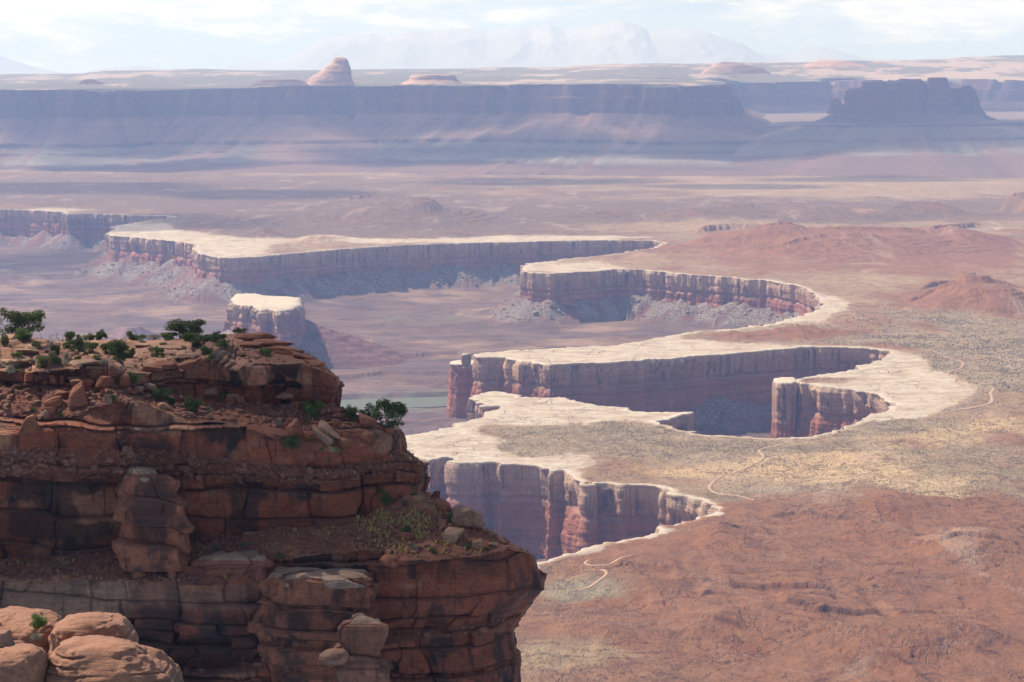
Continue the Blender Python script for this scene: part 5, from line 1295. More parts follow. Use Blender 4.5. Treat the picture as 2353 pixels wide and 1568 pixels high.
# u, base v, width, height, kind, tone, roll degrees, label
BOULDERS = [
 (77, 880, 24, 21, 'block', RED, 5, 'knobbly red boulder tucked under the pale overhang at the western clifftop'),
 (124, 883, 24, 22, 'block', RED, -8, 'squat red boulder standing on the ledge beside a narrow upright stone'),
 (141, 884, 12, 21, 'oval', RED, 6, 'narrow upright oval stone leaning beside the squat red boulder'),
 (103, 884, 15, 11, 'block', RED, 0, 'low red stone half hidden just west of the squat boulder'),
 (59, 887, 10, 6, 'oval', RED, 0, 'small round stone at the foot of the knobbly boulder'),
 (177, 875, 44, 11, 'slab', TAN, 3, 'thin flat slab lying like a table on the red blocks'),
 (242, 893, 50, 34, 'block', RED, -3, 'big rounded red block at the east end of the pale clifftop'),
 (187, 897, 62, 30, 'block', RED, 2, 'broad dark block below the thin flat slab'),
 (279, 890, 30, 34, 'oval', RED, 24, 'smooth sloping boulder just below the bright green juniper'),
 (296, 905, 24, 16, 'block', RED, 10, 'cracked grey-red stone between the smooth boulder and the long oval one'),
 (342, 901, 37, 20, 'oval', LIT, 16, 'smooth pale oval boulder balanced on the ledge east of the rubble'),
 (318, 900, 22, 12, 'block', TAN, 0, 'crumbly tan stone beside the smooth oval boulder'),
 (176, 938, 70, 62, 'wedge', RED, 0, 'tall pointed slab of red rock, the largest stone in the rubble'),
 (121, 940, 48, 29, 'block', RED, -6, 'wide dull red boulder lying west of the pointed slab'),
 (137, 917, 30, 20, 'block', RED, 12, 'dark block wedged behind the wide dull boulder'),
 (235, 913, 16, 22, 'wedge', RED, 0, 'small pointed stone standing above the rubble east of the tall slab'),
 (247, 930, 21, 24, 'block', TAN, 8, 'pale upright stone at the eastern end of the rubble'),
 (219, 918, 15, 15, 'block', TAN, -10, 'grey-tan stone in the rubble right beside the tall slab'),
 (206, 911, 22, 13, 'block', TAN, 4, 'flat greyish stone perched high behind the tall slab'),
 (178, 957, 32, 13, 'block', TAN, 3, 'flat tan stone in front of the tall pointed slab'),
 (102, 963, 22, 21, 'block', TAN, 14, 'pale broken boulder beside the yellow grass tuft'),
 (118, 955, 29, 20, 'block', RED, -5, 'dark red boulder just behind the pale broken one'),
 (65, 992, 56, 43, 'wedge', RED, -4, 'large wedge-shaped striped boulder resting low on the western ledge'),
 (376, 941, 36, 14, 'slab', LIT, 22, 'flat lit slab sliding down beside the dark green bush'),
 (434, 957, 28, 11, 'block', TAN, 0, 'small greenish-tan flat stone below the dark round bush'),
 (412, 921, 20, 12, 'block', RED, 0, 'small grey-red stone between two dark bushes under the overhang'),
 (487, 914, 41, 28, 'block', TAN, -10, 'big worn boulder on the dirt ledge beneath the long overhang'),
 (535, 917, 34, 13, 'block', TAN, 0, 'greenish flat stone at the back of the split boulders'),
 (528, 931, 24, 19, 'oval', RED, 0, 'western half of the split boulder under the overhang'),
 (552, 931, 23, 20, 'oval', RED, 0, 'eastern half of the split boulder under the overhang'),
 (569, 921, 32, 21, 'block', RED, 10, 'squarish red boulder beneath the shadowed end of the overhang'),
 (668, 925, 76, 36, 'slab', LIT, -6, 'very large flat-topped pale block at the foot of the eastern face'),
 (681, 942, 20, 18, 'oval', RED, 0, 'small round boulder just below the very large pale block'),
 (757, 995, 82, 11, 'slab', TAN, 33, 'long thin slab tilted steeply down the slope'),
 (741, 1012, 68, 24, 'slab', TAN, 28, 'broad cracked slab lying just under the long thin slab'),
 (683, 1002, 38, 36, 'block', RED, -30, 'tall leaning block west of the broad cracked slab'),
 (667, 985, 32, 26, 'block', RED, 15, 'dark square block behind the tall leaning block'),
 (692, 975, 18, 18, 'block', RED, 0, 'small dark block above the square one on the slope'),
 (706, 962, 16, 18, 'block', RED, 30, 'small tilted stone right below the green bush on the slope'),
 (771, 980, 30, 18, 'block', RED, 0, 'rounded stone above the top end of the long thin slab'),
 (842, 981, 50, 27, 'block', RED, 10, 'angular dark red block directly in front of the slope-end junipers'),
 (860, 1001, 38, 14, 'slab', TAN, 6, 'flat grey block supporting the angular dark one'),
 (845, 1018, 38, 26, 'oval', RED, 5, 'rounded red boulder near the cliff edge below the flat grey block'),
 (796, 1027, 38, 22, 'oval', RED, 0, 'rounded striped boulder below the lower end of the long slab'),
 (796, 1006, 27, 18, 'block', RED, 10, 'small red block just above the rounded striped boulder'),
 (825, 1002, 26, 16, 'block', RED, 0, 'brownish stone between the two rounded boulders near the edge'),
 (763, 1041, 44, 16, 'slab', (0.24, 0.20, 0.10), 0, 'low greenish lichen-covered slab beside a straw tuft'),
 (722, 1056, 36, 34, 'block', RED, -35, 'big tilted dull block below the broad cracked slab'),
 (892, 997, 28, 14, 'block', RED, 0, 'dark stone under the branches of the easternmost juniper'),
 (1074, 1212, 80, 50, 'block', TAN, 4, 'huge tan square boulder on the grassy slope'),
 (1070, 1181, 22, 10, 'block', LIT, -6, 'small pale stone perched on top of the huge tan boulder'),
 (1046, 1244, 56, 34, 'block', LIT, -12, 'large pale angular boulder in front of the huge tan one'),
 (1097, 1262, 25, 22, 'block', TAN, 0, 'medium speckled boulder downslope of the pale angular one'),
 (1134, 1257, 28, 11, 'slab', TAN, 6, 'flat pale stone near the tip of the grassy slope'),
 (1012, 1172, 44, 24, 'oval', RED, 30, 'smooth brown boulder lying across the top of the grassy slope'),
 (1003, 1148, 31, 20, 'slab', RED, -4, 'layered red ledge stone jutting from the top of the grassy slope'),
 (1014, 1214, 40, 20, 'wedge', RED, 0, 'pinkish pointed stone beside the huge tan boulder'),
 (900, 1302, 58, 28, 'oval', RED, 6, 'smooth bulging boulder seated on the brow of the lower face'),
 (1164, 1255, 15, 9, 'block', RED, 0, 'small dark stone at the very tip of the grassy slope'),
 (966, 1262, 14, 8, 'block', TAN, 0, 'small tan stone among the straw grass'),
 (934, 1238, 40, 16, 'slab', RED, 12, 'slanting red slab half buried in the straw grass'),
 (405, 806, 118, 9, 'slab', LIT, 1, 'long thin pale slab across the open rock east of the gnarled juniper'), (385, 816, 90, 8, 'slab', LIT, -1, 'thin pale slab just below the longest one on the open clifftop rock'),
 (440, 824, 86, 13, 'slab', LIT, -1, 'overhanging thick slab under the big spreading juniper'), (330, 796, 52, 6, 'slab', LIT, 0, 'small thin slab beneath the round grey sagebrush'), (62, 812, 70, 8, 'slab', LIT, 1, 'low pale ledge slab at the western clifftop among grey brush'),
 (30, 836, 80, 9, 'slab', LIT, 0, 'wide pale ledge slab cut by the western picture edge'), (200, 838, 84, 8, 'slab', LIT, -1, 'flat pale slab along the clifftop lip below the small olive bushes'), (235, 850, 110, 12, 'slab', LIT, 0, 'broad rounded pale slab forming the lip above the broad dark block'),
 (375, 850, 70, 20, 'block', RED, -5, 'layered red boulder ledge sloping down east of the clifftop soil'), (352, 858, 56, 16, 'block', RED, 0, 'low banded stone beneath the layered red boulder ledge'), (432, 852, 48, 22, 'block', RED, -4, 'humped red boulder at the western end of the long overhang'), (455, 842, 26, 20, 'block', RED, 30, 'tilted red block leaning beside the humped boulder'),
 (585, 781, 104, 15, 'slab', RED, 1, 'topmost layer of the stacked red knoll at the clifftop'), (610, 797, 118, 16, 'slab', RED, 2, 'middle layer of the stacked red knoll at the clifftop'), (655, 814, 86, 16, 'slab', RED, 6, 'lowest eastern layer of the stacked red knoll'), (572, 800, 66, 12, 'slab', RED, 0, 'shaded lower western layer of the stacked red knoll'),
 (690, 826, 70, 14, 'slab', RED, 12, 'thin broken slab sloping down toward the eastern brow'), (720, 840, 50, 12, 'slab', RED, 14, 'small broken slab right at the eastern brow'),
 (395, 1330, 34, 18, 'block', RED, 0, 'dull block on the dark bench below the rock tower'),
 (150, 1332, 30, 12, 'slab', RED, 0, 'thin slab on the dark bench beside the blackish bush'),
 (318, 1330, 40, 20, 'block', RED, 0, 'squarish dark block at the foot of the rock tower'),
]


def surf(u, v):
    for dv in (0, 2, 4, 7, 11, -3, 16, 24, -8):
        p = hit(u, v + dv)
        if p is not None:
            return p
    return Vector(dp(u, v, 204.0).tolist())


def place_rock(name, u, v, w_, h_, kind, tone, roll, label, cat, dd=0.0, res=44, amp=1.0, depth=0.8):
    p = surf(u, v - 1)
    if v < 862 and kind == 'slab': depth = 0.8 if w_ < 60 else 0.55
    px = p.y / F
    W_, H_ = w_ * px, h_ * px
    kk = {'slab': 'block', 'wedge': 'wedge'}.get(kind, kind)
    o = rock_mesh(name, W_, W_ * depth, H_ * 1.12, int(u * 7 + v) % 9973, kk, res, tone, amp)
    if kind == 'wedge':     # narrow the top
        me = o.data; n_ = len(me.vertices); c_ = np.empty(n_ * 3, np.float32); me.vertices.foreach_get('co', c_); c_ = c_.reshape(-1, 3)
        t_ = np.clip(c_[:, 2] / (H_ * 1.0), 0, 1)
        c_[:, 0] = c_[:, 0] * (1 - 0.62 * t_) + 0.12 * W_ * t_; c_[:, 1] *= (1 - 0.5 * t_)
        me.vertices.foreach_set('co', c_.ravel()); me.update()
    o.rotation_euler = (0, math.radians(roll), random.uniform(-0.35, 0.35))
    o.location = (p.x, p.y + W_ * 0.12 + dd, p.z - 0.06 * H_)
    tag(o, label, cat)
    return o


for b_ in BOULDERS:
    cat = 'flat rock' if b_[4] == 'slab' else 'boulder'
    o = place_rock('flat_rock' if cat == 'flat rock' else 'boulder', *b_[:7], b_[7], cat)
    o['group'] = 'loose rocks on the near cliff'


# big outcrops standing in front of the face, built bed by bed
def nearcol(tone):
    def f(V_, nl):
        n2_ = fbm(V_[..., 0] / 1.8, V_[..., 1] / 1.8, V_[..., 2] / 1.0, o=4, seed=411)[..., None]
        return np.array(tone) * (1 + 0.35 * nl + 0.3 * n2_)
    return f


def outcrop(name, rows, d, dr, seed, tone, label, cat, amp=1.0, square=4.5, alpha=0.8, nsub=14, nseg=210):
    rows = np.array(rows, float)
    m = np.linspace(0, len(rows) - 1, (len(rows) - 1) * nsub + 1)
    R = np.stack([np.interp(m, np.arange(len(rows)), rows[:, i]) for i in range(3)], -1)
    L_ = dp(R[:, 0], R[:, 2], d + 0 * m); Rr = dp(R[:, 1], R[:, 2], d + 0 * m)
    a = np.linspace(0, 2 * np.pi, nseg, endpoint=False); ca, sa = np.cos(a), np.sin(a)
    cx = np.sign(ca) * np.abs(ca) ** (2 / square); cy = np.sign(sa) * np.abs(sa) ** (2 / square)
    cen = (L_[:, 0] + Rr[:, 0]) / 2; hw = (Rr[:, 0] - L_[:, 0]) / 2; z = (L_[:, 2] + Rr[:, 2]) / 2
    wob = 1 + 0.10 * vn(np.cos(a) * 2, np.sin(a) * 2, seed=seed)[None]
    X_ = cen[:, None] + hw[:, None] * cx[None] * wob; Y_ = d + dr + np.maximum(hw[:, None], 0.35 * hw.max()) * 0.42 * cy[None] * wob
    Z_ = z[:, None] + 0 * X_
    per = a[None] * hw.max()
    rel_, idx_, blk_, e_, t__ = rock_relief(per + seed * 3.1, Y_, Z_, seed=seed)
    q = rel_ * 0.5 * amp
    X_ = X_ + cx[None] * q; Y_ = Y_ + cy[None] * q
    # flaggy top
    V_ = np.stack([X_, Y_, Z_], -1)
    tops = []
    c0 = V_[0].mean(0)
    for f_ in (0.03, 0.25, 0.5, 0.7, 0.85, 0.95):
        Q = c0 + (V_[0] - c0) * f_
        hh = 0.10 + 0.28 * (1 - f_) ** 0.7
        zz_ = fbm(Q[:, 0] / 1.4, Q[:, 1] / 1.4, o=4, seed=seed + 60) * 0.45
        Q[:, 2] = c0[2] + hh + np.round(zz_ / 0.09) * 0.09
        tops.append(Q)
    V_ = np.concatenate([np.array(tops), V_], 0)
    nl = fbm(V_[..., 0] / 1.1, V_[..., 1] / 1.1, V_[..., 2] / 0.5, o=3, seed=seed + 4)[..., None]
    c = nearcol(tone)(V_, nl)
    tp = np.zeros(len(V_)); tp[:7] = 1
    c = c + (np.array((0.42, 0.29, 0.20)) * (1 + .3 * nl) - c) * (tp[:, None, None] * 0.8)
    al = np.full(c.shape[:-1], alpha); al[:8] = 0
    C = np.concatenate([np.clip(c, .02, .8), al[..., None]], -1)
    o = mesh_from(name, V_.reshape(-1, 3), grid_faces(len(V_), nseg, wrap=True), M_cliff, C.reshape(-1, 4))
    return tag(o, label, cat)


outcrop('rock_tower', [(275, 350, 1100), (264, 385, 1106), (257, 398, 1120), (254, 396, 1134), (262, 392, 1152), (258, 405, 1158), (253, 417, 1170), (250, 424, 1200), (247, 438, 1222), (248, 428, 1234), (256, 426, 1262), (262, 428, 1290), (266, 430, 1320)],
        196.2, 2.6, 61, (0.36, 0.13, 0.07), 'detached blocky red rock tower standing in front of the dark hollow', 'rock tower')
o = place_rock('flat_rock', 333, 1103, 62, 17, 'slab', (0.42, 0.29, 0.20), 9, 'thin pale slab balanced on top of the detached rock tower', 'flat rock')
o.location = Vector(dp(333, 1103, 199.0).tolist()); o.location.z -= 0.10
outcrop('rock_tower', [(622, 845, 1344), (608, 858, 1350), (602, 862, 1362), (600, 862, 1385), (592, 860, 1402), (588, 856, 1420), (578, 853, 1440), (570, 850, 1462), (574, 846, 1470), (600, 840, 1478), (606, 836, 1500), (610, 830, 1560), (612, 830, 1650)],
        193.0, 4.2, 62, (0.30, 0.11, 0.06), 'broad squat rock bastion with a flaggy pale top jutting from the lower face', 'rock tower')
o = place_rock('flat_rock', 776, 1352, 128, 34, 'slab', (0.40, 0.265, 0.19), -4, 'thick layered pale slab lying across the top of the squat bastion', 'flat rock', res=90)
o.location = Vector(dp(776, 1353, 196.2).tolist())
o = place_rock('flat_rock', 655, 1346, 50, 12, 'slab', (0.36, 0.26, 0.18), 2, 'low crumbling slab on the western corner of the squat bastion', 'flat rock', res=60)
o.location = Vector(dp(655, 1347, 195.6).tolist())
outcrop('rock_tower', [(800, 860, 1442), (778, 872, 1448), (768, 874, 1462), (766, 870, 1484), (784, 866, 1500), (772, 860, 1512), (778, 870, 1530), (772, 880, 1560), (770, 890, 1640)],
        189.5, 2.6, 63, (0.28, 0.12, 0.072), 'lower knobbly rock shoulder against the east side of the squat bastion', 'rock tower')
o = place_rock('boulder', 769, 1524, 68, 34, 'oval', (0.33, 0.17, 0.11), -6, 'big smooth oval boulder perched below the knobbly shoulder', 'boulder', res=64)
o.location = Vector(dp(769, 1526, 190.4).tolist())
outcrop('rock_ledge', [(470, 592, 1296), (455, 604, 1301), (450, 608, 1308), (440, 606, 1318), (420, 600, 1330), (410, 596, 1345)], 196.6, 2.6, 64, (0.30, 0.115, 0.075), 'flaggy bright red ledge on the dark bench between tower and bastion', 'rock ledge', amp=0.8, alpha=0.1)


# rounded slickrock close below the viewpoint
def slick(name, rows, d, dr, seed, label, tone=(0.37, 0.175, 0.105), amp=0.8):
    rows = np.array(rows, float)
    t0 = np.arange(len(rows)); m = np.linspace(0, len(rows) - 1, (len(rows) - 1) * 14 + 1)
    R = np.stack([np.interp(m, t0, rows[:, i]) for i in range(3)], -1)
    R = smooth_line(R, 25)
    nseg = 200
    L_ = dp(R[:, 0], R[:, 2], d + 0 * m); Rr = dp(R[:, 1], R[:, 2], d + 0 * m)
    a = np.linspace(0, 2 * np.pi, nseg, endpoint=False)
    ca, sa = np.cos(a), np.sin(a); sq = 4.0
    cx = np.sign(ca) * np.abs(ca) ** (2 / sq); cy = np.sign(sa) * np.abs(sa) ** (2 / sq)
    cen = (L_[:, 0] + Rr[:, 0]) / 2; hw = (Rr[:, 0] - L_[:, 0]) / 2; z = (L_[:, 2] + Rr[:, 2]) / 2
    z = CAMZ + (z - CAMZ) / d * (d + dr + 0.72 * 0.85 * hw)
    X_ = cen[:, None] + hw[:, None] * cx[None]; Y_ = d + dr + hw[:, None] * 0.85 * cy[None]; Z_ = z[:, None] + 0 * X_
    nn = fbm(X_ / 2.6, Y_ / 2.6, Z_ / 2.0, o=5, seed=seed) * amp
    lay = Z_ / 0.35 + 0.9 * fbm(X_ / 3, Y_ / 3, o=2, seed=seed + 1); g_ = np.exp(-((lay - np.round(lay)) / 0.12) ** 2) * sm(vn(X_ / 2, lay / 2, seed=seed + 5), -0.1, 0.2)
    ck = (X_ + 0.5 * vn(Y_ / 2, Z_ / 2, seed=seed + 8)) / 2.7 + seed * .37; g2 = np.exp(-((ck - np.round(ck)) * 2.7 / 0.05) ** 2) * (vn(X_ / 3, Z_ / 2, seed=seed + 9) > 0.05)
    q = nn - 0.16 * g_ - 0.22 * g2 + 0.05 * fbm(X_ / .35, Y_ / .35, Z_ / .25, o=3, seed=seed + 10)
    V_ = np.stack([X_ + cx[None] * q, Y_ + cy[None] * q, Z_ + 0.5 * nn], -1)
    c0 = V_[0].mean(0)
    V_ = np.concatenate([[c0 + (V_[0] - c0) * f_ + np.array((0, 0, 0.06 * (1 - f_))) for f_ in (0.02, 0.4, 0.75)], V_], 0)
    nl = fbm(V_[..., 0] / 1.5, V_[..., 1] / 1.5, V_[..., 2] / 1.0, o=5, seed=seed + 2)[..., None]
    c = np.array(tone) * (1 + 0.25 * nl)
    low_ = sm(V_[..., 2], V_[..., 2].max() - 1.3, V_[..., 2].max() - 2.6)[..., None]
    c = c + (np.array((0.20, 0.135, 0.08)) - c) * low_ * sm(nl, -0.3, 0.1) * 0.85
    C = np.concatenate([np.clip(c, .02, .8), low_ * 0.5], -1)
    o = mesh_from(name, V_.reshape(-1, 3), grid_faces(len(V_), nseg, wrap=True), M_rock, C.reshape(-1, 4))
    return tag(o, label, 'outcrop', 'slickrock domes below the viewpoint')


slick('slickrock_dome', [(150, 215, 1465), (105, 290, 1471), (80, 325, 1486), (65, 345, 1505), (52, 360, 1530), (45, 368, 1560), (40, 374, 1620), (40, 376, 1800)], 100.0, 5.0, 71, 'largest rounded slickrock dome, pale-topped, filling the bottom corner')
slick('slickrock_dome', [(145, 185, 1413), (122, 212, 1417), (104, 235, 1426), (96, 250, 1440), (92, 258, 1458), (90, 268, 1480), (90, 270, 1600)], 104.5, 4.0, 72, 'small pink hump of slickrock rising behind the largest dome')
slick('slickrock_dome', [(-60, 25, 1407), (-120, 50, 1413), (-150, 72, 1425), (-170, 88, 1445), (-180, 96, 1470), (-185, 98, 1500), (-190, 96, 1700)], 104.5, 5.5, 73, 'pale slickrock hump cut by the picture edge, west of the green bush')
slick('slickrock_dome', [(-60, 30, 1478), (-90, 48, 1486), (-110, 56, 1500), (-120, 58, 1530), (-120, 54, 1700)], 99.0, 4.0, 74, 'dark-sided slickrock block parted from the largest dome by a crack')
o = rock_mesh('boulder', 0.9, 0.9, 0.75, 77, 'block', 44, (0.30, 0.15, 0.10)); o.location = Vector(dp(6, 1487, 99.5).tolist()); tag(o, 'small red boulder sitting on the dark-sided slickrock block', 'boulder')

# small rubble nobody could count
def rubble(name, pts, sizes, mat, tone, seed):
    """many small angular stones in one mesh"""
    rr = np.random.RandomState(seed); n = len(pts)
    ico = np.array([(0, 0, 1), (.89, 0, .45), (.28, .85, .45), (-.72, .53, .45), (-.72, -.53, .45), (.28, -.85, .45), (.72, .53, -.45), (-.28, .85, -.45), (-.89, 0, -.45), (-.28, -.85, -.45), (.72, -.53, -.45), (0, 0, -1)])
    fi = np.array([(0, 1, 2), (0, 2, 3), (0, 3, 4), (0, 4, 5), (0, 5, 1), (1, 6, 2), (2, 7, 3), (3, 8, 4), (4, 9, 5), (5, 10, 1), (6, 7, 2), (7, 8, 3), (8, 9, 4), (9, 10, 5), (10, 6, 1), (11, 7, 6), (11, 8, 7), (11, 9, 8), (11, 10, 9), (11, 6, 10)])
    jit = ico[None] * rr.uniform(0.65, 1.2, (n, 12, 1))
    sc3 = sizes[:, None] * rr.uniform(0.6, 1.3, (n, 3)) * np.array((1, 1, 0.75))
    a = rr.uniform(0, 6.28, n); ca, sa = np.cos(a), np.sin(a)
    x = jit[..., 0] * sc3[:, None, 0]; y = jit[..., 1] * sc3[:, None, 1]; z = jit[..., 2] * sc3[:, None, 2] + 0.3 * x * rr.uniform(-1, 1, (n, 1))
    V_ = np.stack([x * ca[:, None] - y * sa[:, None], x * sa[:, None] + y * ca[:, None], z], -1) + pts[:, None, :]
    f = (fi[None] + 12 * np.arange(n)[:, None, None]).reshape(-1, 3)
    C = np.repeat(np.array(tone)[None] * rr.uniform(0.7, 1.35, (n, 1)), 12, 0).reshape(-1, 3)
    C = np.concatenate([C, np.zeros((len(C), 1))], -1)
    return tag(mesh_from(name, V_.reshape(-1, 3), f, mat, C, smooth=False), kind='stuff')


flat_pts = CLV.reshape(-1, 3); ledf = (led + 0 * X).reshape(-1); uf, vf = U_.reshape(-1), V_.reshape(-1)
rs_ = np.random.RandomState(5)
inview = (uf > -60) & (uf < 1260) & (vf < 1600)
w_ = inview * (ledf > 0.3) * (0.15 + 1.0 * (vf > 900)) * (0.3 + sm(fbm(flat_pts[:, 0] / 3, flat_pts[:, 1] / 3, o=3, seed=420), -0.1, 0.4))
pick = rs_.choice(len(flat_pts), 9000, p=w_ / w_.sum())
sz_ = 0.05 + 0.36 * rs_.rand(9000) ** 5 + 0.07 * rs_.rand(9000)
rubble('rubble', flat_pts[pick].astype(float), sz_, M_rock, (0.24, 0.105, 0.068), 9)

# ------------------------------------------------------------------ shrubs and trees
def tubes(segs, sides=5):
    """segs: list of (p0, p1, r0, r1) -> verts, faces"""
    V_, Fc = [], []
    for p0, p1, r0, r1 in segs:
        p0 = np.array(p0, float); p1 = np.array(p1, float); d = p1 - p0; L = np.linalg.norm(d) + 1e-9; d /= L
        a = np.cross(d, (0, 0, 1)) if abs(d[2]) < 0.9 else np.cross(d, (1, 0, 0)); a /= np.linalg.norm(a); b_ = np.cross(d, a)
        n0 = len(V_)
        for p, r in ((p0, r0), (p1, r1)):
            for i in range(sides):
                t = 2 * math.pi * i / sides
                V_.append(p + r * (a * math.cos(t) + b_ * math.sin(t)))
        for i in range(sides):
            j = (i + 1) % sides
            Fc.append((n0 + i, n0 + j, n0 + sides + j, n0 + sides + i))
    return np.array(V_), np.array(Fc)


def branch(segs, tips, p, d, L, r, depth, rr, spread=0.7, up=0.15):
    n = 3
    for i in range(n):
        d = d + rr.normal(size=3) * 0.22 + np.array((0, 0, up * 0.4)); d /= np.linalg.norm(d)
        q = p + d * L / n
        segs.append((p, q, r * (1 - 0.22 * i), r * (1 - 0.22 * (i + 1))))
        p = q
        if depth > 0 and i > 0:
            for _ in range(1 if depth > 1 else 2):
                e = d + rr.normal(size=3) * spread; e[2] += up; e /= np.linalg.norm(e)
                branch(segs, tips, p, e, L * rr.uniform(0.5, 0.8), r * 0.5, depth - 1, rr, spread, up)
    tips.append(p)


def leaves(centers, radii, n, size, rr, flat=0.75):
    """leaf sprays scattered through the given clumps"""
    w_ = np.array(radii) ** 2; k_ = rr.choice(len(centers), n, p=w_ / w_.sum())
    d = rr.normal(size=(n, 3)); d /= np.linalg.norm(d, axis=1)[:, None]
    rad = rr.rand(n) ** 0.42
    c = np.array(centers)[k_] + d * (np.array(radii)[k_] * rad)[:, None] * np.array((1, 1, flat))
    a = rr.normal(size=(n, 3)); a /= np.linalg.norm(a, axis=1)[:, None]
    a = a + d * 0.6; a /= np.linalg.norm(a, axis=1)[:, None]
    b_ = np.cross(a, rr.normal(size=(n, 3))); b_ /= np.linalg.norm(b_, axis=1)[:, None]
    s = size * rr.uniform(0.6, 1.4, (n, 1))
    V_ = np.stack([c - b_ * s * 0.45, c + a * s, c + b_ * s * 0.45], 1).reshape(-1, 3)
    return V_, np.arange(3 * n).reshape(-1, 3)


def make_plant(kind, seed):
    """template about 1 unit wide (radius 0.5) and 0.8 high, base at origin; returns (foliage mesh, wood mesh)"""
    rr = np.random.RandomState(seed)
    segs, tips = [], []
    fol = None
    if kind == 'tree':
        for i in range(3):
            a = rr.uniform(0, 6.28); d = np.array((math.cos(a) * 0.7, math.sin(a) * 0.7, 0.8))
            branch(segs, tips, np.zeros(3), d / np.linalg.norm(d), 0.34, 0.035, 2, rr, 0.8, 0.12)
        t = np.array([p for p in tips]); t[:, 2] = np.clip(t[:, 2], 0.22, None)
        t = t / np.array((np.abs(t[:, 0]).max(), np.abs(t[:, 1]).max(), t[:, 2].max())) * np.array((0.40, 0.40, 0.66))
        sel = t[rr.choice(len(t), min(30, len(t)), replace=False)]; sel[:, 2] = np.where(rr.rand(len(sel)) < 0.5, sel[:, 2], rr.uniform(0.16, 0.6, len(sel)))
        fol = leaves(sel, rr.uniform(0.09, 0.17, len(sel)), 5200, 0.034, rr)
        k_ = 0.42 / max(np.abs(np.array([s_[1] for s_ in segs])).max(), 1e-6)
        segs = [(p0 * k_, p1 * k_, r0 * 0.8, r1 * 0.8) for p0, p1, r0, r1 in segs]
        segs = [s_ for s_ in segs if s_[2] > 0.006]
    elif kind in ('bush', 'sage'):
        n = 17 if kind == 'bush' else 22
        a = rr.uniform(0, 6.28, n); r = 0.36 * np.sqrt(rr.rand(n)); h = rr.uniform(0.08, 0.62, n) * (1 - (r / 0.5) ** 2 * 0.6)
        cen = np.stack([r * np.cos(a), r * np.sin(a), h], -1)
        fol = leaves(cen, rr.uniform(0.11, 0.20, n), 4600 if kind == 'bush' else 3200, 0.036 if kind == 'bush' else 0.028, rr)
        for c in cen[:9]:
            segs.append((np.zeros(3), c * 0.5, 0.018, 0.012)); segs.append((c * 0.5, c, 0.012, 0.006))
    elif kind == 'dead':
        for i in range(6):
            a = rr.uniform(0, 6.28); d = np.array((math.cos(a), math.sin(a), 0.9 + 0.4 * rr.rand()))
            branch(segs, tips, np.zeros(3), d / np.linalg.norm(d), 0.36, 0.016, 2, rr, 0.55, 0.2)
    wood = tubes(segs, 4 if kind == 'dead' else 5)
    return fol, wood


def raw_mesh(name, vf_, mat):
    me = bpy.data.meshes.new(name); co, fc = vf_
    k_ = fc.shape[1]
    me.vertices.add(len(co)); me.vertices.foreach_set('co', np.ascontiguousarray(co, np.float32).ravel())
    me.loops.add(fc.size); me.loops.foreach_set('vertex_index', np.ascontiguousarray(fc, np.int32).ravel())
    me.polygons.add(len(fc)); me.polygons.foreach_set('loop_start', np.arange(0, fc.size, k_, dtype=np.int32)); me.polygons.foreach_set('loop_total', np.full(len(fc), k_, np.int32))
    me.update(calc_edges=True); me.materials.append(mat)
    return me


TPL = {}
for kd_, cnt in (('tree', 4), ('bush', 5), ('sage', 4), ('dead', 4)):
    TPL[kd_] = []
    for i in range(cnt):
        fol, wood = make_plant(kd_, 500 + i * 7 + len(kd_))
        TPL[kd_].append((fol, wood))
LOOK = {'T': ('juniper_tree', 'tree', M_juniper, 'juniper', 'juniper tree', 'dark green'), 'J': ('juniper_bush', 'bush', M_juniper, 'juniper', 'juniper bush', 'dark green'),
        'P': ('green_bush', 'bush', M_bright, 'bush', 'bush', 'bright green'), 'Q': ('juniper_tree', 'tree', M_bright, 'juniper', 'juniper tree', 'bright green'),
        'O': ('olive_bush', 'bush', M_olive, 'bush', 'bush', 'olive green'), 'S': ('sagebrush', 'sage', M_sage, 'sagebrush', 'sagebrush', 'grey'),
        'D': ('dead_bush', 'dead', None, 'dead bush', 'leafless bush', 'dead grey')}
MESH = {}
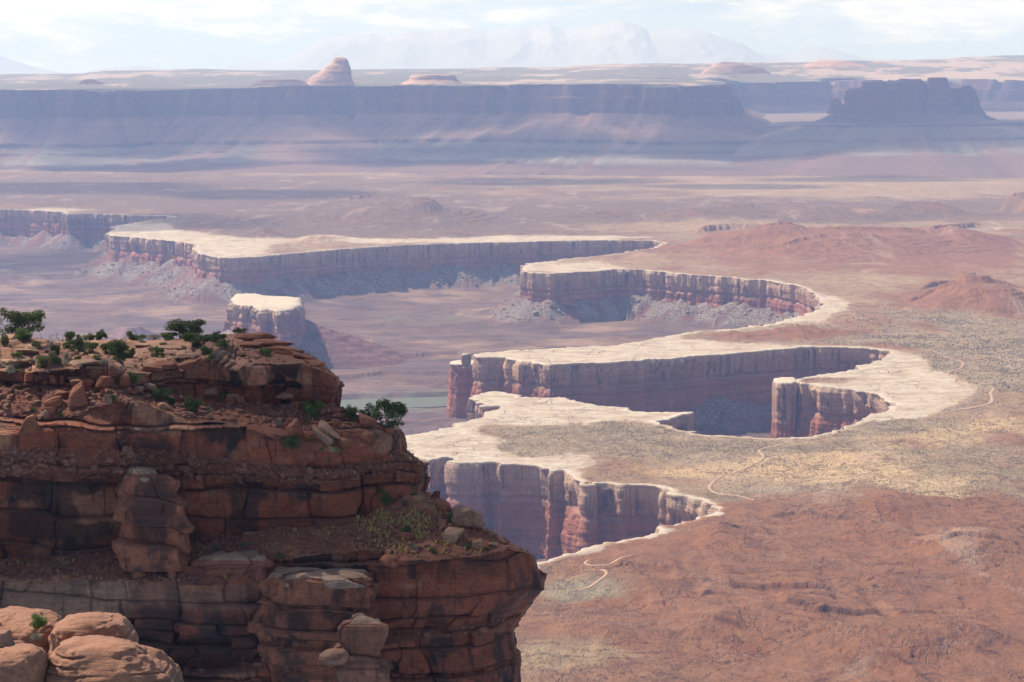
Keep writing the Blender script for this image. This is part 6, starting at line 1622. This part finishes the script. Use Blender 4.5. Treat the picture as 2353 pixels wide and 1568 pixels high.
PL = [  # kind, u, base v, width, height, label
 ('T', 40, 776, 98, 62, 'large dark juniper tree on the clifftop skyline, tallest plant of the cliff'), ('P', 50, 784, 48, 32, 'dense olive-green juniper bush directly in front of the tallest juniper'),
 ('O', 8, 797, 30, 34, 'olive shrub cut by the western edge of the picture on the clifftop'), ('D', 103, 812, 58, 44, 'bare twisted dead shrub in the middle of the western clifftop'),
 ('J', 158, 787, 36, 27, 'dark green bush on the skyline beside the bare branches'), ('D', 141, 783, 42, 36, 'bare branching snag sticking up on the skyline'),
 ('J', 181, 779, 18, 19, 'narrow dark juniper poking above the skyline shrubs'), ('J', 229, 783, 36, 26, 'rounded dark juniper bush at the open end of the skyline row'),
 ('O', 205, 784, 32, 19, 'greyish green bush between the narrow and the rounded juniper'), ('J', 127, 819, 26, 29, 'upright dark green bush in front of the bare twisted shrub'),
 ('J', 199, 814, 62, 31, 'wide low dark juniper thicket in the middle of the clifftop'), ('T', 175, 812, 28, 29, 'small open juniper at the west end of the wide thicket'),
 ('O', 107, 848, 64, 41, 'large yellow-green bush standing on the very lip of the pale rock'), ('S', 157, 842, 27, 15, 'low grey sagebrush just east of the large yellow-green bush'),
 ('S', 154, 829, 32, 20, 'grey twiggy sagebrush behind the large yellow-green bush'), ('O', 179, 831, 19, 16, 'small olive bush east of the twiggy sagebrush'),
 ('O', 224, 829, 19, 15, 'small rust-olive bush below the wide juniper thicket'), ('D', 204, 829, 22, 18, 'small bare grey shrub between two small olive bushes'),
 ('T', 279, 838, 62, 53, 'gnarled half-bare juniper with a dark trunk, centre of the clifftop'), ('J', 249, 817, 38, 31, 'dusky juniper bush just west of the gnarled juniper'),
 ('P', 37, 828, 28, 22, 'bright green bush among grey sage at the western clifftop'), ('S', 38, 844, 46, 22, 'broad grey sagebrush below the bright green bush at the west'),
 ('S', 25, 858, 30, 21, 'grey sagebrush nearest the western cliff lip'), ('O', 43, 857, 19, 10, 'tiny yellowish bush beside the lip sagebrush'), ('S', 3, 848, 22, 17, 'grey sagebrush cut by the picture edge near the lip'),
 ('D', 36, 805, 32, 16, 'pinkish-grey bare shrub behind the bright green bush'), ('S', 66, 814, 42, 17, 'pale grey brush patch west of the bare twisted shrub'),
 ('Q', 293, 887, 62, 28, 'bright green spreading juniper growing out of the ledge rocks'), ('P', 316, 780, 42, 17, 'bright green low bush on the skyline east of centre'),
 ('O', 299, 780, 21, 23, 'thin greyish bush at the west end of the bright skyline bush'), ('S', 327, 790, 24, 14, 'round grey sagebrush on pale slabs east of the gnarled juniper'),
 ('D', 321, 832, 26, 28, 'wispy bare shrub on soil east of the gnarled juniper'), ('D', 284, 792, 26, 20, 'dark bare shrub behind the gnarled juniper'),
 ('T', 412, 778, 82, 44, 'wide-crowned juniper tree on the skyline above the pale slabs'), ('P', 388, 780, 62, 17, 'bright green low hedge-like bush under the wide-crowned juniper'),
 ('J', 455, 800, 92, 38, 'big spreading juniper mass at the east end of the pale slabs'), ('T', 504, 792, 42, 27, 'small flat-topped juniper against the layered knoll'),
 ('P', 511, 798, 32, 17, 'bright bush at the foot of the flat-topped juniper'), ('J', 471, 818, 32, 26, 'dark bush hanging below the big spreading juniper'),
 ('P', 486, 828, 20, 13, 'small vivid green bush above the tumbled ledge stones'), ('S', 499, 824, 34, 20, 'blue-grey sagebrush beside the small vivid green bush'),
 ('S', 525, 822, 17, 14, 'small grey sagebrush at the foot of the layered knoll'), ('S', 419, 806, 21, 13, 'round grey sagebrush in front of the big spreading juniper'),
 ('S', 351, 782, 42, 16, 'long grey sagebrush on the skyline beside the low hedge-like bush'), ('Q', 364, 823, 28, 25, 'small green tree with leaning trunk below the pale slabs'),
 ('S', 346, 810, 19, 15, 'dull grey brush just west of the small leaning tree'), ('J', 297, 824, 26, 27, 'dark bush touching the east side of the gnarled juniper'),
 ('O', 551, 768, 30, 16, 'single round bush on top of the layered knoll'), ('P', 608, 818, 32, 21, 'green bush on the clifftop east of the layered knoll'),
 ('D', 584, 812, 16, 16, 'tiny dead bush west of the lone eastern clifftop bush'), ('J', 370, 926, 44, 38, 'dark green bush beneath the western end of the long overhang'),
 ('J', 391, 930, 26, 18, 'low dark bush touching the larger one beneath the overhang'), ('J', 440, 950, 42, 40, 'round dark green bush on the ledge under the overhang'),
 ('O', 508, 922, 20, 24, 'olive bush between boulders under the overhang'), ('Q', 620, 927, 38, 44, 'small tree with pale trunk at the corner below the eastern face'),
 ('D', 634, 905, 30, 22, 'pale leafless bush behind the small corner tree'), ('D', 23, 966, 44, 34, 'bluish-grey leafless bush on the dark western ledge'),
 ('J', 69, 962, 38, 34, 'shadowed green bush beside the leafless one on the dark ledge'), ('P', 138, 960, 13, 13, 'tiny green bush at the foot of the pointed slab'),
 ('J', 253, 923, 28, 17, 'small dark bush in the notch east of the rubble'), ('P', 719, 958, 46, 44, 'bright green bush on the slope below the eastern face'),
 ('T', 812, 970, 40, 36, 'western tree of the juniper cluster on the slope end'), ('T', 841, 970, 30, 28, 'middle and smallest tree of the juniper cluster on the slope end'),
 ('T', 885, 993, 84, 66, 'big easternmost juniper leaning out over the canyon'), ('J', 672, 1050, 56, 54, 'dark round juniper bush low on the boulder slope'),
 ('P', 715, 1014, 18, 12, 'tiny green bush beside the broad cracked slab'), ('S', 478, 948, 22, 14, 'dull sagebrush by the big worn boulder'), ('S', 788, 999, 19, 11, 'grey tuft under the long thin slab'),
 ('S', 641, 982, 24, 17, 'grey sagebrush on the upper boulder slope'), ('S', 748, 1055, 23, 15, 'blue-grey sagebrush below the lichen-covered slab'), ('O', 739, 1038, 14, 13, 'yellowish tuft beside the lichen-covered slab'),
 ('J', 888, 1165, 52, 52, 'large dark juniper bush on the shaded slope below the bulge'), ('P', 1036, 1203, 17, 29, 'upright green bush against the huge tan boulder'),
 ('P', 933, 1228, 32, 20, 'green bush in the middle of the straw grass'), ('P', 1073, 1263, 20, 14, 'small green bush below the pale angular boulder'), ('P', 812, 1236, 13, 9, 'tiny green bush at the western end of the straw grass'),
 ('O', 996, 1273, 18, 15, 'olive bush near the brow below the straw grass'), ('S', 953, 1268, 26, 17, 'grey brush below the straw grass'), ('S', 912, 1202, 26, 13, 'grey-green brush at the top of the straw grass'),
 ('O', 930, 1168, 17, 20, 'slim olive bush east of the large shaded juniper'), ('P', 950, 1143, 16, 13, 'small green bush high on the slope near the bulge'),
 ('J', 84, 800, 26, 18, 'low dark bush between the olive-green juniper bush and the bare twisted shrub'), ('S', 118, 800, 30, 14, 'grey brush behind the bare twisted shrub on the skyline'), ('J', 172, 796, 34, 18, 'dark bush filling the gap below the skyline junipers'),
 ('S', 240, 838, 26, 13, 'grey sagebrush east of the rust-olive bush near the clifftop soil'), ('O', 262, 800, 30, 18, 'olive bush behind the gnarled half-bare juniper'), ('S', 188, 846, 24, 12, 'small grey sagebrush on the pale lip east of the yellow-green bush'),
 ('S', 68, 838, 30, 14, 'grey sagebrush west of the large yellow-green bush'), ('J', 436, 786, 44, 24, 'dark juniper bush linking the wide-crowned tree to the spreading mass'), ('O', 375, 800, 26, 13, 'olive tuft on the pale slabs above the small leaning tree'),
 ('S', 405, 826, 24, 12, 'grey sagebrush under the edge of the pale slabs'), ('P', 150, 800, 24, 16, 'green bush just left of the gap in the skyline row'), ('S', 560, 820, 24, 12, 'grey-blue sagebrush below the layered knoll near the tiny dead bush'),
 ('O', 700, 972, 20, 14, 'olive tuft high on the boulder slope under the eastern face'), ('P', 760, 1060, 20, 12, 'small green bush on the brow below the lichen-covered slab'), ('O', 1120, 1266, 18, 10, 'olive tuft near the tip of the grassy slope'),
 ('D', 151, 1320, 56, 38, 'blackish leafless bush on the dark bench under the hollow'), ('O', 229, 1304, 15, 13, 'small dark bush on the bench west of the rock tower'),
 ('P', 641, 1290, 26, 18, 'dark green bush on the bench above the squat bastion'), ('S', 500, 1268, 34, 18, 'faint grey brush on the bench east of the rock tower'), ('S', 560, 1262, 36, 18, 'faint olive-grey brush on the bench beyond the flaggy ledge')]


def put_plant(code, u, v, w_, h_, label, i, loc=None):
    nm, tp, mt, cat, _, _ = LOOK[code]
    p = surf(u, v - 1) if loc is None else loc
    px = p.y / F
    j = i % len(TPL[tp]); key = (nm, mt.name if mt else '', j)
    if key not in MESH:
        fol, wood = TPL[tp][j]
        MESH[key] = (raw_mesh('foliage', fol, mt) if fol else None, raw_mesh('branches', wood, M_dead if tp == 'dead' else M_bark))
    root = bpy.data.objects.new(nm, None); SC.collection.objects.link(root)
    root.location = (p.x, p.y + 0.25 * w_ * px, p.z - 0.05)
    root.scale = (w_ * px * 1.2, w_ * px * 1.1, h_ * px / 0.66)
    root.rotation_euler = (0, 0, (i * 2.4) % 6.28)
    tag(root, label, cat, 'shrubs and trees on the near cliff')
    for me, pn in ((MESH[key][0], 'foliage'), (MESH[key][1], 'trunk' if tp == 'tree' else 'branches')):
        if me is None: continue
        o = bpy.data.objects.new(pn, me); SC.collection.objects.link(o); o.parent = root
    return root


for i, (c_, u, v, w_, h_, lb) in enumerate(PL):
    put_plant(c_, u, v, w_, h_, lb, i)
put_plant('P', 85, 1444, 48, 38, 'vivid green bush between the slickrock domes below the viewpoint', 1, Vector(dp(85, 1444, 107.0).tolist()))
put_plant('S', 80, 1470, 30, 20, 'small grey sagebrush in the gap between the slickrock domes', 2, Vector(dp(80, 1470, 103.0).tolist()))


# straw grass tufts on the benches
def tufts(name, pts, size, mat, seed, blades=16):
    rr = np.random.RandomState(seed); n = len(pts)
    a = rr.uniform(0, 6.28, (n, blades)); t = rr.uniform(0.1, 0.8, (n, blades))
    d = np.stack([np.cos(a) * t, np.sin(a) * t, np.ones_like(a)], -1); d /= np.linalg.norm(d, axis=-1)[..., None]
    sd = np.stack([-np.sin(a), np.cos(a), 0 * a], -1)
    s = (size[:, None] * rr.uniform(0.7, 1.2, (n, blades)))[..., None]
    b0 = pts[:, None] + d * s * 0.05
    V_ = np.stack([b0 - sd * s * 0.12, b0 + d * s, b0 + sd * s * 0.12], 2).reshape(-1, 3)
    return tag(mesh_from(name, V_, np.arange(len(V_)).reshape(-1, 3), mat, smooth=False), kind='stuff')


gw = inview * (ledf > 0.3) * ((np.clip(1 - np.abs((uf - 960) / 150), 0, 1) * np.clip(1 - np.abs((vf - 1215) / 62), 0, 1)) * 3 + 0.5 * (np.abs(uf - 480) < 60) * (np.abs(vf - 1275) < 14) + 0.02 * (vf > 960)) * sm(fbm(flat_pts[:, 0] / 1.6, flat_pts[:, 1] / 1.6, o=3, seed=430), -0.15, 0.15)
pick = rs_.choice(len(flat_pts), 620, p=gw / gw.sum())
tufts('straw_grass', flat_pts[pick].astype(float), rs_.uniform(0.18, 0.42, 620), M_straw, 11)
dwg = inview * (ledf > 0.3) * (0.3 + 1.5 * (vf > 1190) * (vf < 1340)) * sm(fbm(flat_pts[:, 0] / 1.6, flat_pts[:, 1] / 1.6, o=3, seed=431), 0.0, 0.25)
pick = rs_.choice(len(flat_pts), 900, p=dwg / dwg.sum())
tufts('dry_grass', flat_pts[pick].astype(float), rs_.uniform(0.10, 0.26, 900), M_straw, 12)

# ------------------------------------------------------------------ desert scrub on the bench (uncountable)
def scrub(name, n, vlo, vhi, smin, smax, seed, ulo=900, uhi=2500):
    rr = np.random.RandomState(seed)
    y0, y1 = float(gp(1176, vhi)[1]), float(gp(1176, vlo)[1])
    y = np.sqrt(rr.uniform(y0 ** 2, y1 ** 2, n)); u = rr.uniform(ulo, uhi, n)
    v = np.array(proj(0 * y, y, 0 * y)[1]); x = (u - 1176.5) / F * (y * CT + CAMZ * ST)
    j = np.clip(np.round((u - GU[0]) / 2.6), 0, len(GU) - 1).astype(int); i = np.clip(np.round(np.interp(-v, -GV, np.arange(len(GV)))), 0, len(GV) - 1).astype(int)
    dens = gcol[i, j, 3] * (0.25 + 0.75 * sm(fbm(x / 70, y / 90, o=4, seed=seed), -0.3, 0.25)) + 0.04
    dens = 0.62 * dens * (0.3 + 1.2 * sm(fbm(x / 28, y / 40, o=3, seed=seed + 5), -0.25, 0.3))
    dens = np.where(cut[i, j], 0, dens) * (wts[i, j, 0] < 0.45)
    ok = rr.rand(n) < dens
    x, y = x[ok], y[ok]; z = ground_at(x, y)
    m_ = len(x)
    s = rr.uniform(smin, smax, m_)
    base = np.array([(1, 0, 0), (0, 1, 0), (-1, 0, 0), (0, -1, 0), (0, 0, 1), (.6, .5, .7)])
    V_ = base[None] * (s[:, None] * rr.uniform(0.6, 1.2, (m_, 6)))[..., None] * np.array((1, 1, 0.9)) + np.stack([x, y, z - 0.1], -1)[:, None]
    fi = np.array([(0, 1, 5), (1, 4, 5), (4, 0, 5), (1, 2, 4), (2, 3, 4), (3, 0, 4)])
    f = (fi[None] + 6 * np.arange(m_)[:, None, None]).reshape(-1, 3)
    return tag(mesh_from(name, V_.reshape(-1, 3), f, M_scrub, smooth=False), kind='stuff')


scrub('desert_scrub_vegetation', 260000, 900, 1640, 0.35, 0.95, 601)
scrub('desert_scrub_vegetation', 90000, 700, 900, 0.7, 1.7, 602, 900, 2500)

# pale boulders strewn over the talus (uncountable)
rr = np.random.RandomState(33)
iv, ju = np.nonzero((istal > 0.5) & (BINS) & (BD > 8) & (redbit < 0.5))
k_ = rr.choice(len(iv), min(60000, len(iv)), replace=False)
px_, py_, pz_ = BX[iv[k_], ju[k_]], BY[iv[k_], ju[k_]], BZ[iv[k_], ju[k_]]
jx = rr.uniform(-3, 3, len(k_)); jy = rr.uniform(-6, 6, len(k_))
px_ = px_ + jx; py_ = py_ + jy; pz_ = basin_at(px_, py_)
sz = 0.5 + 5.0 * rr.rand(len(k_)) ** 14 + 0.8 * rr.rand(len(k_)) ** 2
sz *= np.clip(py_ / 4200, 0.7, 1.35)
rubble('talus_rubble', np.stack([px_, py_, pz_ + 0.2], -1), sz, M_rock, (0.25, 0.18, 0.14), 34)

# ------------------------------------------------------------------ dirt road on the bench
def road(pts, width=5.0, nm='dirt_road'):
    q = np.array(pts, float)
    from_ = np.stack(gp(q[:, 0], q[:, 1], 0.0), -1)
    P_, s = resample(from_, 4.0); P_ = smooth_line(P_, 14); P_, s = resample(P_, 4.0)
    t = np.gradient(P_, axis=0); t /= np.linalg.norm(t, axis=1)[:, None]; N = np.stack([-t[:, 1], t[:, 0]], -1)
    wv_ = width * (1 + 0.25 * vn(s / 30, s * 0, seed=7))
    rows_ = []
    for o_, dz in ((-0.5, -0.4), (-0.45, 0.30), (0, 0.42), (0.45, 0.30), (0.5, -0.4)):
        Q = P_ + N * (o_ * wv_)[:, None]
        rows_.append(np.stack([Q[:, 0], Q[:, 1], ground_at(Q[:, 0], Q[:, 1]) + dz], -1))
    V_ = np.array(rows_)
    zc = V_[:, :, 2].max(0); V_[1:4, :, 2] = np.maximum(V_[1:4, :, 2], zc[None] - 0.5)
    f = grid_faces(5, len(s))
    return tag(mesh_from(nm, V_.reshape(-1, 3), f, M_road), kind='structure')


road([(1812, 1017), (1780, 1026), (1748, 1034), (1742, 1042), (1756, 1050), (1755, 1058), (1735, 1068), (1700, 1080), (1660, 1094), (1642, 1106), (1628, 1122), (1640, 1134), (1672, 1138), (1700, 1142), (1735, 1152)], 4.2)
road([(1812, 1017), (1860, 1012), (1905, 1003), (1918, 996), (1940, 990), (1975, 978), (2010, 965)], 4.0)
road([(2158, 812), (2175, 822), (2200, 828), (2216, 833), (2210, 844), (2180, 856), (2178, 864), (2200, 870), (2192, 878), (2215, 890), (2250, 894)], 5.0)
road([(2286, 892), (2276, 902), (2280, 912), (2281, 925), (2262, 934), (2200, 942)], 6.0)
road([(1450, 1286), (1400, 1300), (1360, 1302), (1342, 1298), (1340, 1290), (1352, 1285)], 3.4)
road([(1330, 1362), (1370, 1350), (1396, 1342), (1400, 1334), (1388, 1326), (1380, 1322)], 3.4)

# ------------------------------------------------------------------ the two parked cars and trailer truck by the rim, and a person at the edge
M_carA, M_carB, M_carC = plain('charcoal_paint', (0.035, 0.04, 0.045), 0.35), plain('grey_green_paint', (0.16, 0.19, 0.18), 0.35), plain('cream_paint', (0.72, 0.68, 0.56), 0.4)
M_glass, M_tyre, M_rim_ = plain('dark_glass', (0.02, 0.025, 0.03), 0.08), plain('tyre_rubber', (0.02, 0.02, 0.02), 0.9), plain('wheel_metal', (0.4, 0.4, 0.4), 0.35, 0.8)
M_lamp, M_tail = plain('lamp_lens', (0.8, 0.8, 0.75), 0.1), plain('tail_lens', (0.4, 0.02, 0.02), 0.2)


def loft_box(name, secs, mat, parent, nw=9, bev=0.12):
    """car body from side sections: (y, half width, z bottom, z top)"""
    V_ = []
    for y, hw, zb, zt in secs:
        for t in np.linspace(0, 2 * math.pi, 24, endpoint=False):
            c, s = math.cos(t), math.sin(t)
            cx = math.copysign(abs(c) ** 0.35, c); sz_ = math.copysign(abs(s) ** 0.35, s)
            V_.append((cx * hw, y, (zb + zt) / 2 + sz_ * (zt - zb) / 2))
    V_ = np.array(V_); n = len(secs)
    f = grid_faces(n, 24, wrap=True, flip=True)
    c0, c1 = V_[:24].mean(0), V_[-24:].mean(0)
    V_ = np.concatenate([V_, [c0, c1]], 0); i0 = len(V_) - 2
    caps = [(i0, i0, (j + 1) % 24, j) for j in range(24)]
    me = bpy.data.meshes.new(name)
    fl = f.tolist() + [(i0, (j + 1) % 24, j) for j in range(24)] + [(i0 + 1, (n - 1) * 24 + j, (n - 1) * 24 + (j + 1) % 24) for j in range(24)]
    me.from_pydata(V_.tolist(), [], fl); me.materials.append(mat)
    for p_ in me.polygons: p_.use_smooth = False
    o = bpy.data.objects.new(name, me); SC.collection.objects.link(o); o.parent = parent
    return o


def vehicle(label, u, v, rz, paint, L=4.6, H=1.8, kind='suv', top=None):
    x, y = gp(u, v, 0.0); x, y = float(x), float(y)
    root = bpy.data.objects.new('parked_car', None); SC.collection.objects.link(root)
    root.location = (x, y, float(ground_at(x, y)[0]) + 0.45); root.rotation_euler = (0, 0, rz)
    tag(root, label, 'car', 'vehicles parked by the canyon rim')
    hl = L / 2
    loft_box('body', [(-hl, .78, .45, .85), (-hl + .15, .9, .38, 1.0), (-hl * .45, .94, .35, 1.08), (hl * .6, .94, .35, 1.08), (hl - .1, .9, .4, 1.05), (hl, .8, .5, .95)], paint, root)
    cab = [(-hl * .5, .80, 1.0, 1.12), (-hl * .25, .78, 1.0, H), (hl * .8, .78, 1.0, H), (hl * .92, .8, 1.0, 1.2)] if kind == 'suv' else [(-hl * .35, .80, 1.0, 1.12), (-hl * .15, .78, 1.0, H), (hl * .2, .78, 1.0, H), (hl * .27, .8, 1.0, 1.15)]
    loft_box('cabin', cab, top or paint, root)
    cw = [(a, b_ + .015, c + .12, d - .14) for a, b_, c, d in cab[1:3]]
    loft_box('window', cw, M_glass, root)
    loft_box('windscreen', [(-hl * .42, .70, 1.15, 1.3), (-hl * .27, .68, 1.15, H - .08)], M_glass, root)
    for sx in (-1, 1):
        for sy in (-.62, .62):
            seg = tubes([((sx * .72, sy * hl, .36), (sx * .96, sy * hl, .36), .37, .37)], 18)
            me = raw_mesh('wheel', (seg[0], seg[1]), M_tyre); wo = bpy.data.objects.new('wheel', me); SC.collection.objects.link(wo); wo.parent = root
            a = np.linspace(0, 2 * np.pi, 18, endpoint=False)
            V_ = np.concatenate([np.stack([0 * a + sx * .97, sy * hl + .36 * np.cos(a), .36 + .36 * np.sin(a)], -1), [(sx * .97, sy * hl, .36)]])
            V2 = np.concatenate([np.stack([0 * a + sx * .98, sy * hl + .2 * np.cos(a), .36 + .2 * np.sin(a)], -1), [(sx * .99, sy * hl, .36)]])
            tri = np.array([(18, j, (j + 1) % 18) for j in range(18)])
            ro = bpy.data.objects.new('tyre_wall', raw_mesh('tyre_wall', (V_, tri), M_tyre)); SC.collection.objects.link(ro); ro.parent = wo
            ro = bpy.data.objects.new('rim', raw_mesh('rim', (V2, tri), M_rim_)); SC.collection.objects.link(ro); ro.parent = wo
        loft_box('headlight', [(-hl - .02, .14, .68, .86), (-hl + .1, .14, .68, .86)], M_lamp, root).location.x = sx * .6
        loft_box('tail_light', [(hl - .1, .1, .7, .95), (hl + .02, .1, .7, .95)], M_tail, root).location.x = sx * .68
    return root


vehicle('charcoal off-road vehicle parked behind the grey-green one at the canyon rim', 1923.5, 989.5, math.radians(-62), M_carA, 4.4, 1.85)
vehicle('grey-green off-road pickup parked beside the dirt road at the canyon rim', 1927.5, 993.5, math.radians(-50), M_carB, 4.8, 1.75, 'pickup', M_carA)
vehicle('cream vehicle with dark roof parked a little apart from the other two', 1936.0, 987.5, math.radians(-58), M_carC, 4.6, 1.8, 'suv', M_carA)


def person(u, v, label):
    x, y = gp(u, v, 0.0); x, y = float(x), float(y); z = float(ground_at(x, y)[0]) + 0.5
    J = [(0, 0, .98), (0, 0, 1.22), (0, 0, 1.44), (0, .01, 1.54), (0, .02, 1.62), (0, .02, 1.75), (.19, 0, 1.42), (.24, .02, 1.16), (.25, -.06, .92), (-.19, 0, 1.42), (-.25, .02, 1.16), (-.22, -.08, .93),
         (.10, 0, .92), (.12, -.02, .50), (.13, .02, .09), (.14, -.15, .04), (-.10, 0, .92), (-.11, .0, .50), (-.13, .04, .09), (-.15, -.13, .04)]
    E = [(0, 1), (1, 2), (2, 3), (3, 4), (4, 5), (2, 6), (6, 7), (7, 8), (2, 9), (9, 10), (10, 11), (0, 12), (12, 13), (13, 14), (14, 15), (0, 16), (16, 17), (17, 18), (18, 19)]
    Rr = [.15, .14, .15, .06, .09, .085, .07, .05, .035, .07, .05, .035, .09, .065, .045, .04, .09, .065, .045, .04]
    me = bpy.data.meshes.new('person'); me.from_pydata(J, E, []); me.materials.append(plain('dark_clothing', (0.03, 0.035, 0.06), 0.9))
    o = bpy.data.objects.new('person', me); SC.collection.objects.link(o)
    m_ = o.modifiers.new('skin', 'SKIN'); o.modifiers.new('sub', 'SUBSURF').levels = 1
    for i, r in enumerate(Rr): me.skin_vertices[0].data[i].radius = (r, r * .8)
    me.skin_vertices[0].data[0].use_root = True
    o.location = (x, y, z); o.rotation_euler = (0, 0, 2.4)
    tag(o, label, 'person')


person(1889.5, 1002.5, 'person in dark clothing standing at the canyon rim west of the parked cars')

# ------------------------------------------------------------------ thin cloud over the cliff and over the far plain (their shade falls on what the photo shows shaded)
def cloud_mat(name, f):
    m, k = new_mat(name)
    tr = k.n('ShaderNodeBsdfTransparent', Color=(1, 1, 1)); df = k.n('ShaderNodeBsdfDiffuse', Color=(0.85, 0.86, 0.88))
    mx = k.n('ShaderNodeMixShader', i0=f); k.put(mx.inputs[1], tr.outputs[0]); k.put(mx.inputs[2], df.outputs[0])
    k.n('ShaderNodeOutputMaterial', Surface=mx.outputs[0])
    return m
M_cloud = cloud_mat('thin_cloud', 0.175); M_veil = cloud_mat('cloud_veil', 0.10); M_thick = cloud_mat('thick_cloud', 0.18)


def cloud(cx, cy, cz, h_, rx_, ry_, seed, mat=None, rough=0.42):
    """flat ragged cloud whose shade falls round (cx, cy, cz)"""
    t_ = h_ / to_sun.z
    c = Vector((cx, cy, cz)) + to_sun * t_
    n_, m_ = 46, 90
    th = np.linspace(0, np.pi, n_)[:, None]; ph = np.linspace(0, 2 * np.pi, m_, endpoint=False)[None]
    X_ = np.sin(th) * np.cos(ph); Y_ = np.sin(th) * np.sin(ph); Z_ = np.cos(th) + 0 * ph
    r_ = 1 + rough * fbm(X_ * 2.2 + seed, Y_ * 2.2, Z_ * 2.2, o=5, seed=seed)
    base_ = np.stack([rx_ * r_ * X_, ry_ * r_ * Y_, 0.14 * min(rx_, ry_) * r_ * Z_], -1).reshape(-1, 3)
    f1 = grid_faces(n_, m_, wrap=True)
    V_ = np.concatenate([base_ * q_ + np.array(c) for q_ in (1.12, 0.98, 0.84, 0.68)]); fa = np.concatenate([f1 + i_ * len(base_) for i_ in range(4)])
    o = mesh_from('cloud', V_, fa, mat or M_cloud)
    return tag(o, kind='structure')


cloud(24, 215, 415, 1600, 52, 90, 3)
for c_ in ((-1900, 12000, 260, 1900, 900, 520, 5), (-350, 11900, 260, 1900, 800, 420, 6), (1100, 11700, 260, 1900, 760, 460, 7), (2400, 11600, 240, 1900, 900, 420, 8), (1900, 14700, 250, 1900, 1200, 500, 12),
           (-1700, 9200, 0, 2000, 560, 420, 9), (-900, 8700, 0, 2000, 420, 330, 13), (100, 9700, 0, 2000, 500, 300, 10), (900, 9300, 0, 2000, 360, 200, 14), (1500, 9900, 0, 2000, 420, 200, 15),
           (-1200, 7000, -110, 2000, 520, 420, 16), (-200, 11050, 60, 1900, 700, 260, 17), (1500, 10900, 60, 1900, 800, 240, 18), (-1700, 10900, 60, 1900, 500, 200, 19)):
    cloud(*c_, M_veil if c_[1] < 10500 else M_thick, 0.6)

# ------------------------------------------------------------------ air
bm_x, bm_y0, bm_y1 = 19000.0, -600.0, 42500.0
hz = bpy.data.meshes.new('haze')
vv = [(x, y, z) for z in (-150.0, 1420.0) for y in (bm_y0, bm_y1) for x in (-bm_x, bm_x)]
hz.from_pydata(vv, [], [(0, 2, 3, 1), (4, 5, 7, 6), (0, 1, 5, 4), (2, 6, 7, 3), (0, 4, 6, 2), (1, 3, 7, 5)])
hm, k = new_mat('blue_haze')
pv_ = k.n('ShaderNodeVolumePrincipled', Color=(0.43, 0.565, 0.97), Absorption_Color=(1.0, 1.0, 1.0), Density=5.3e-5, Anisotropy=0.2)
k.n('ShaderNodeOutputMaterial', Volume=pv_.outputs[0])
hz.materials.append(hm)
ho = bpy.data.objects.new('haze', hz)
SC.collection.objects.link(ho)
tag(ho, kind='stuff')
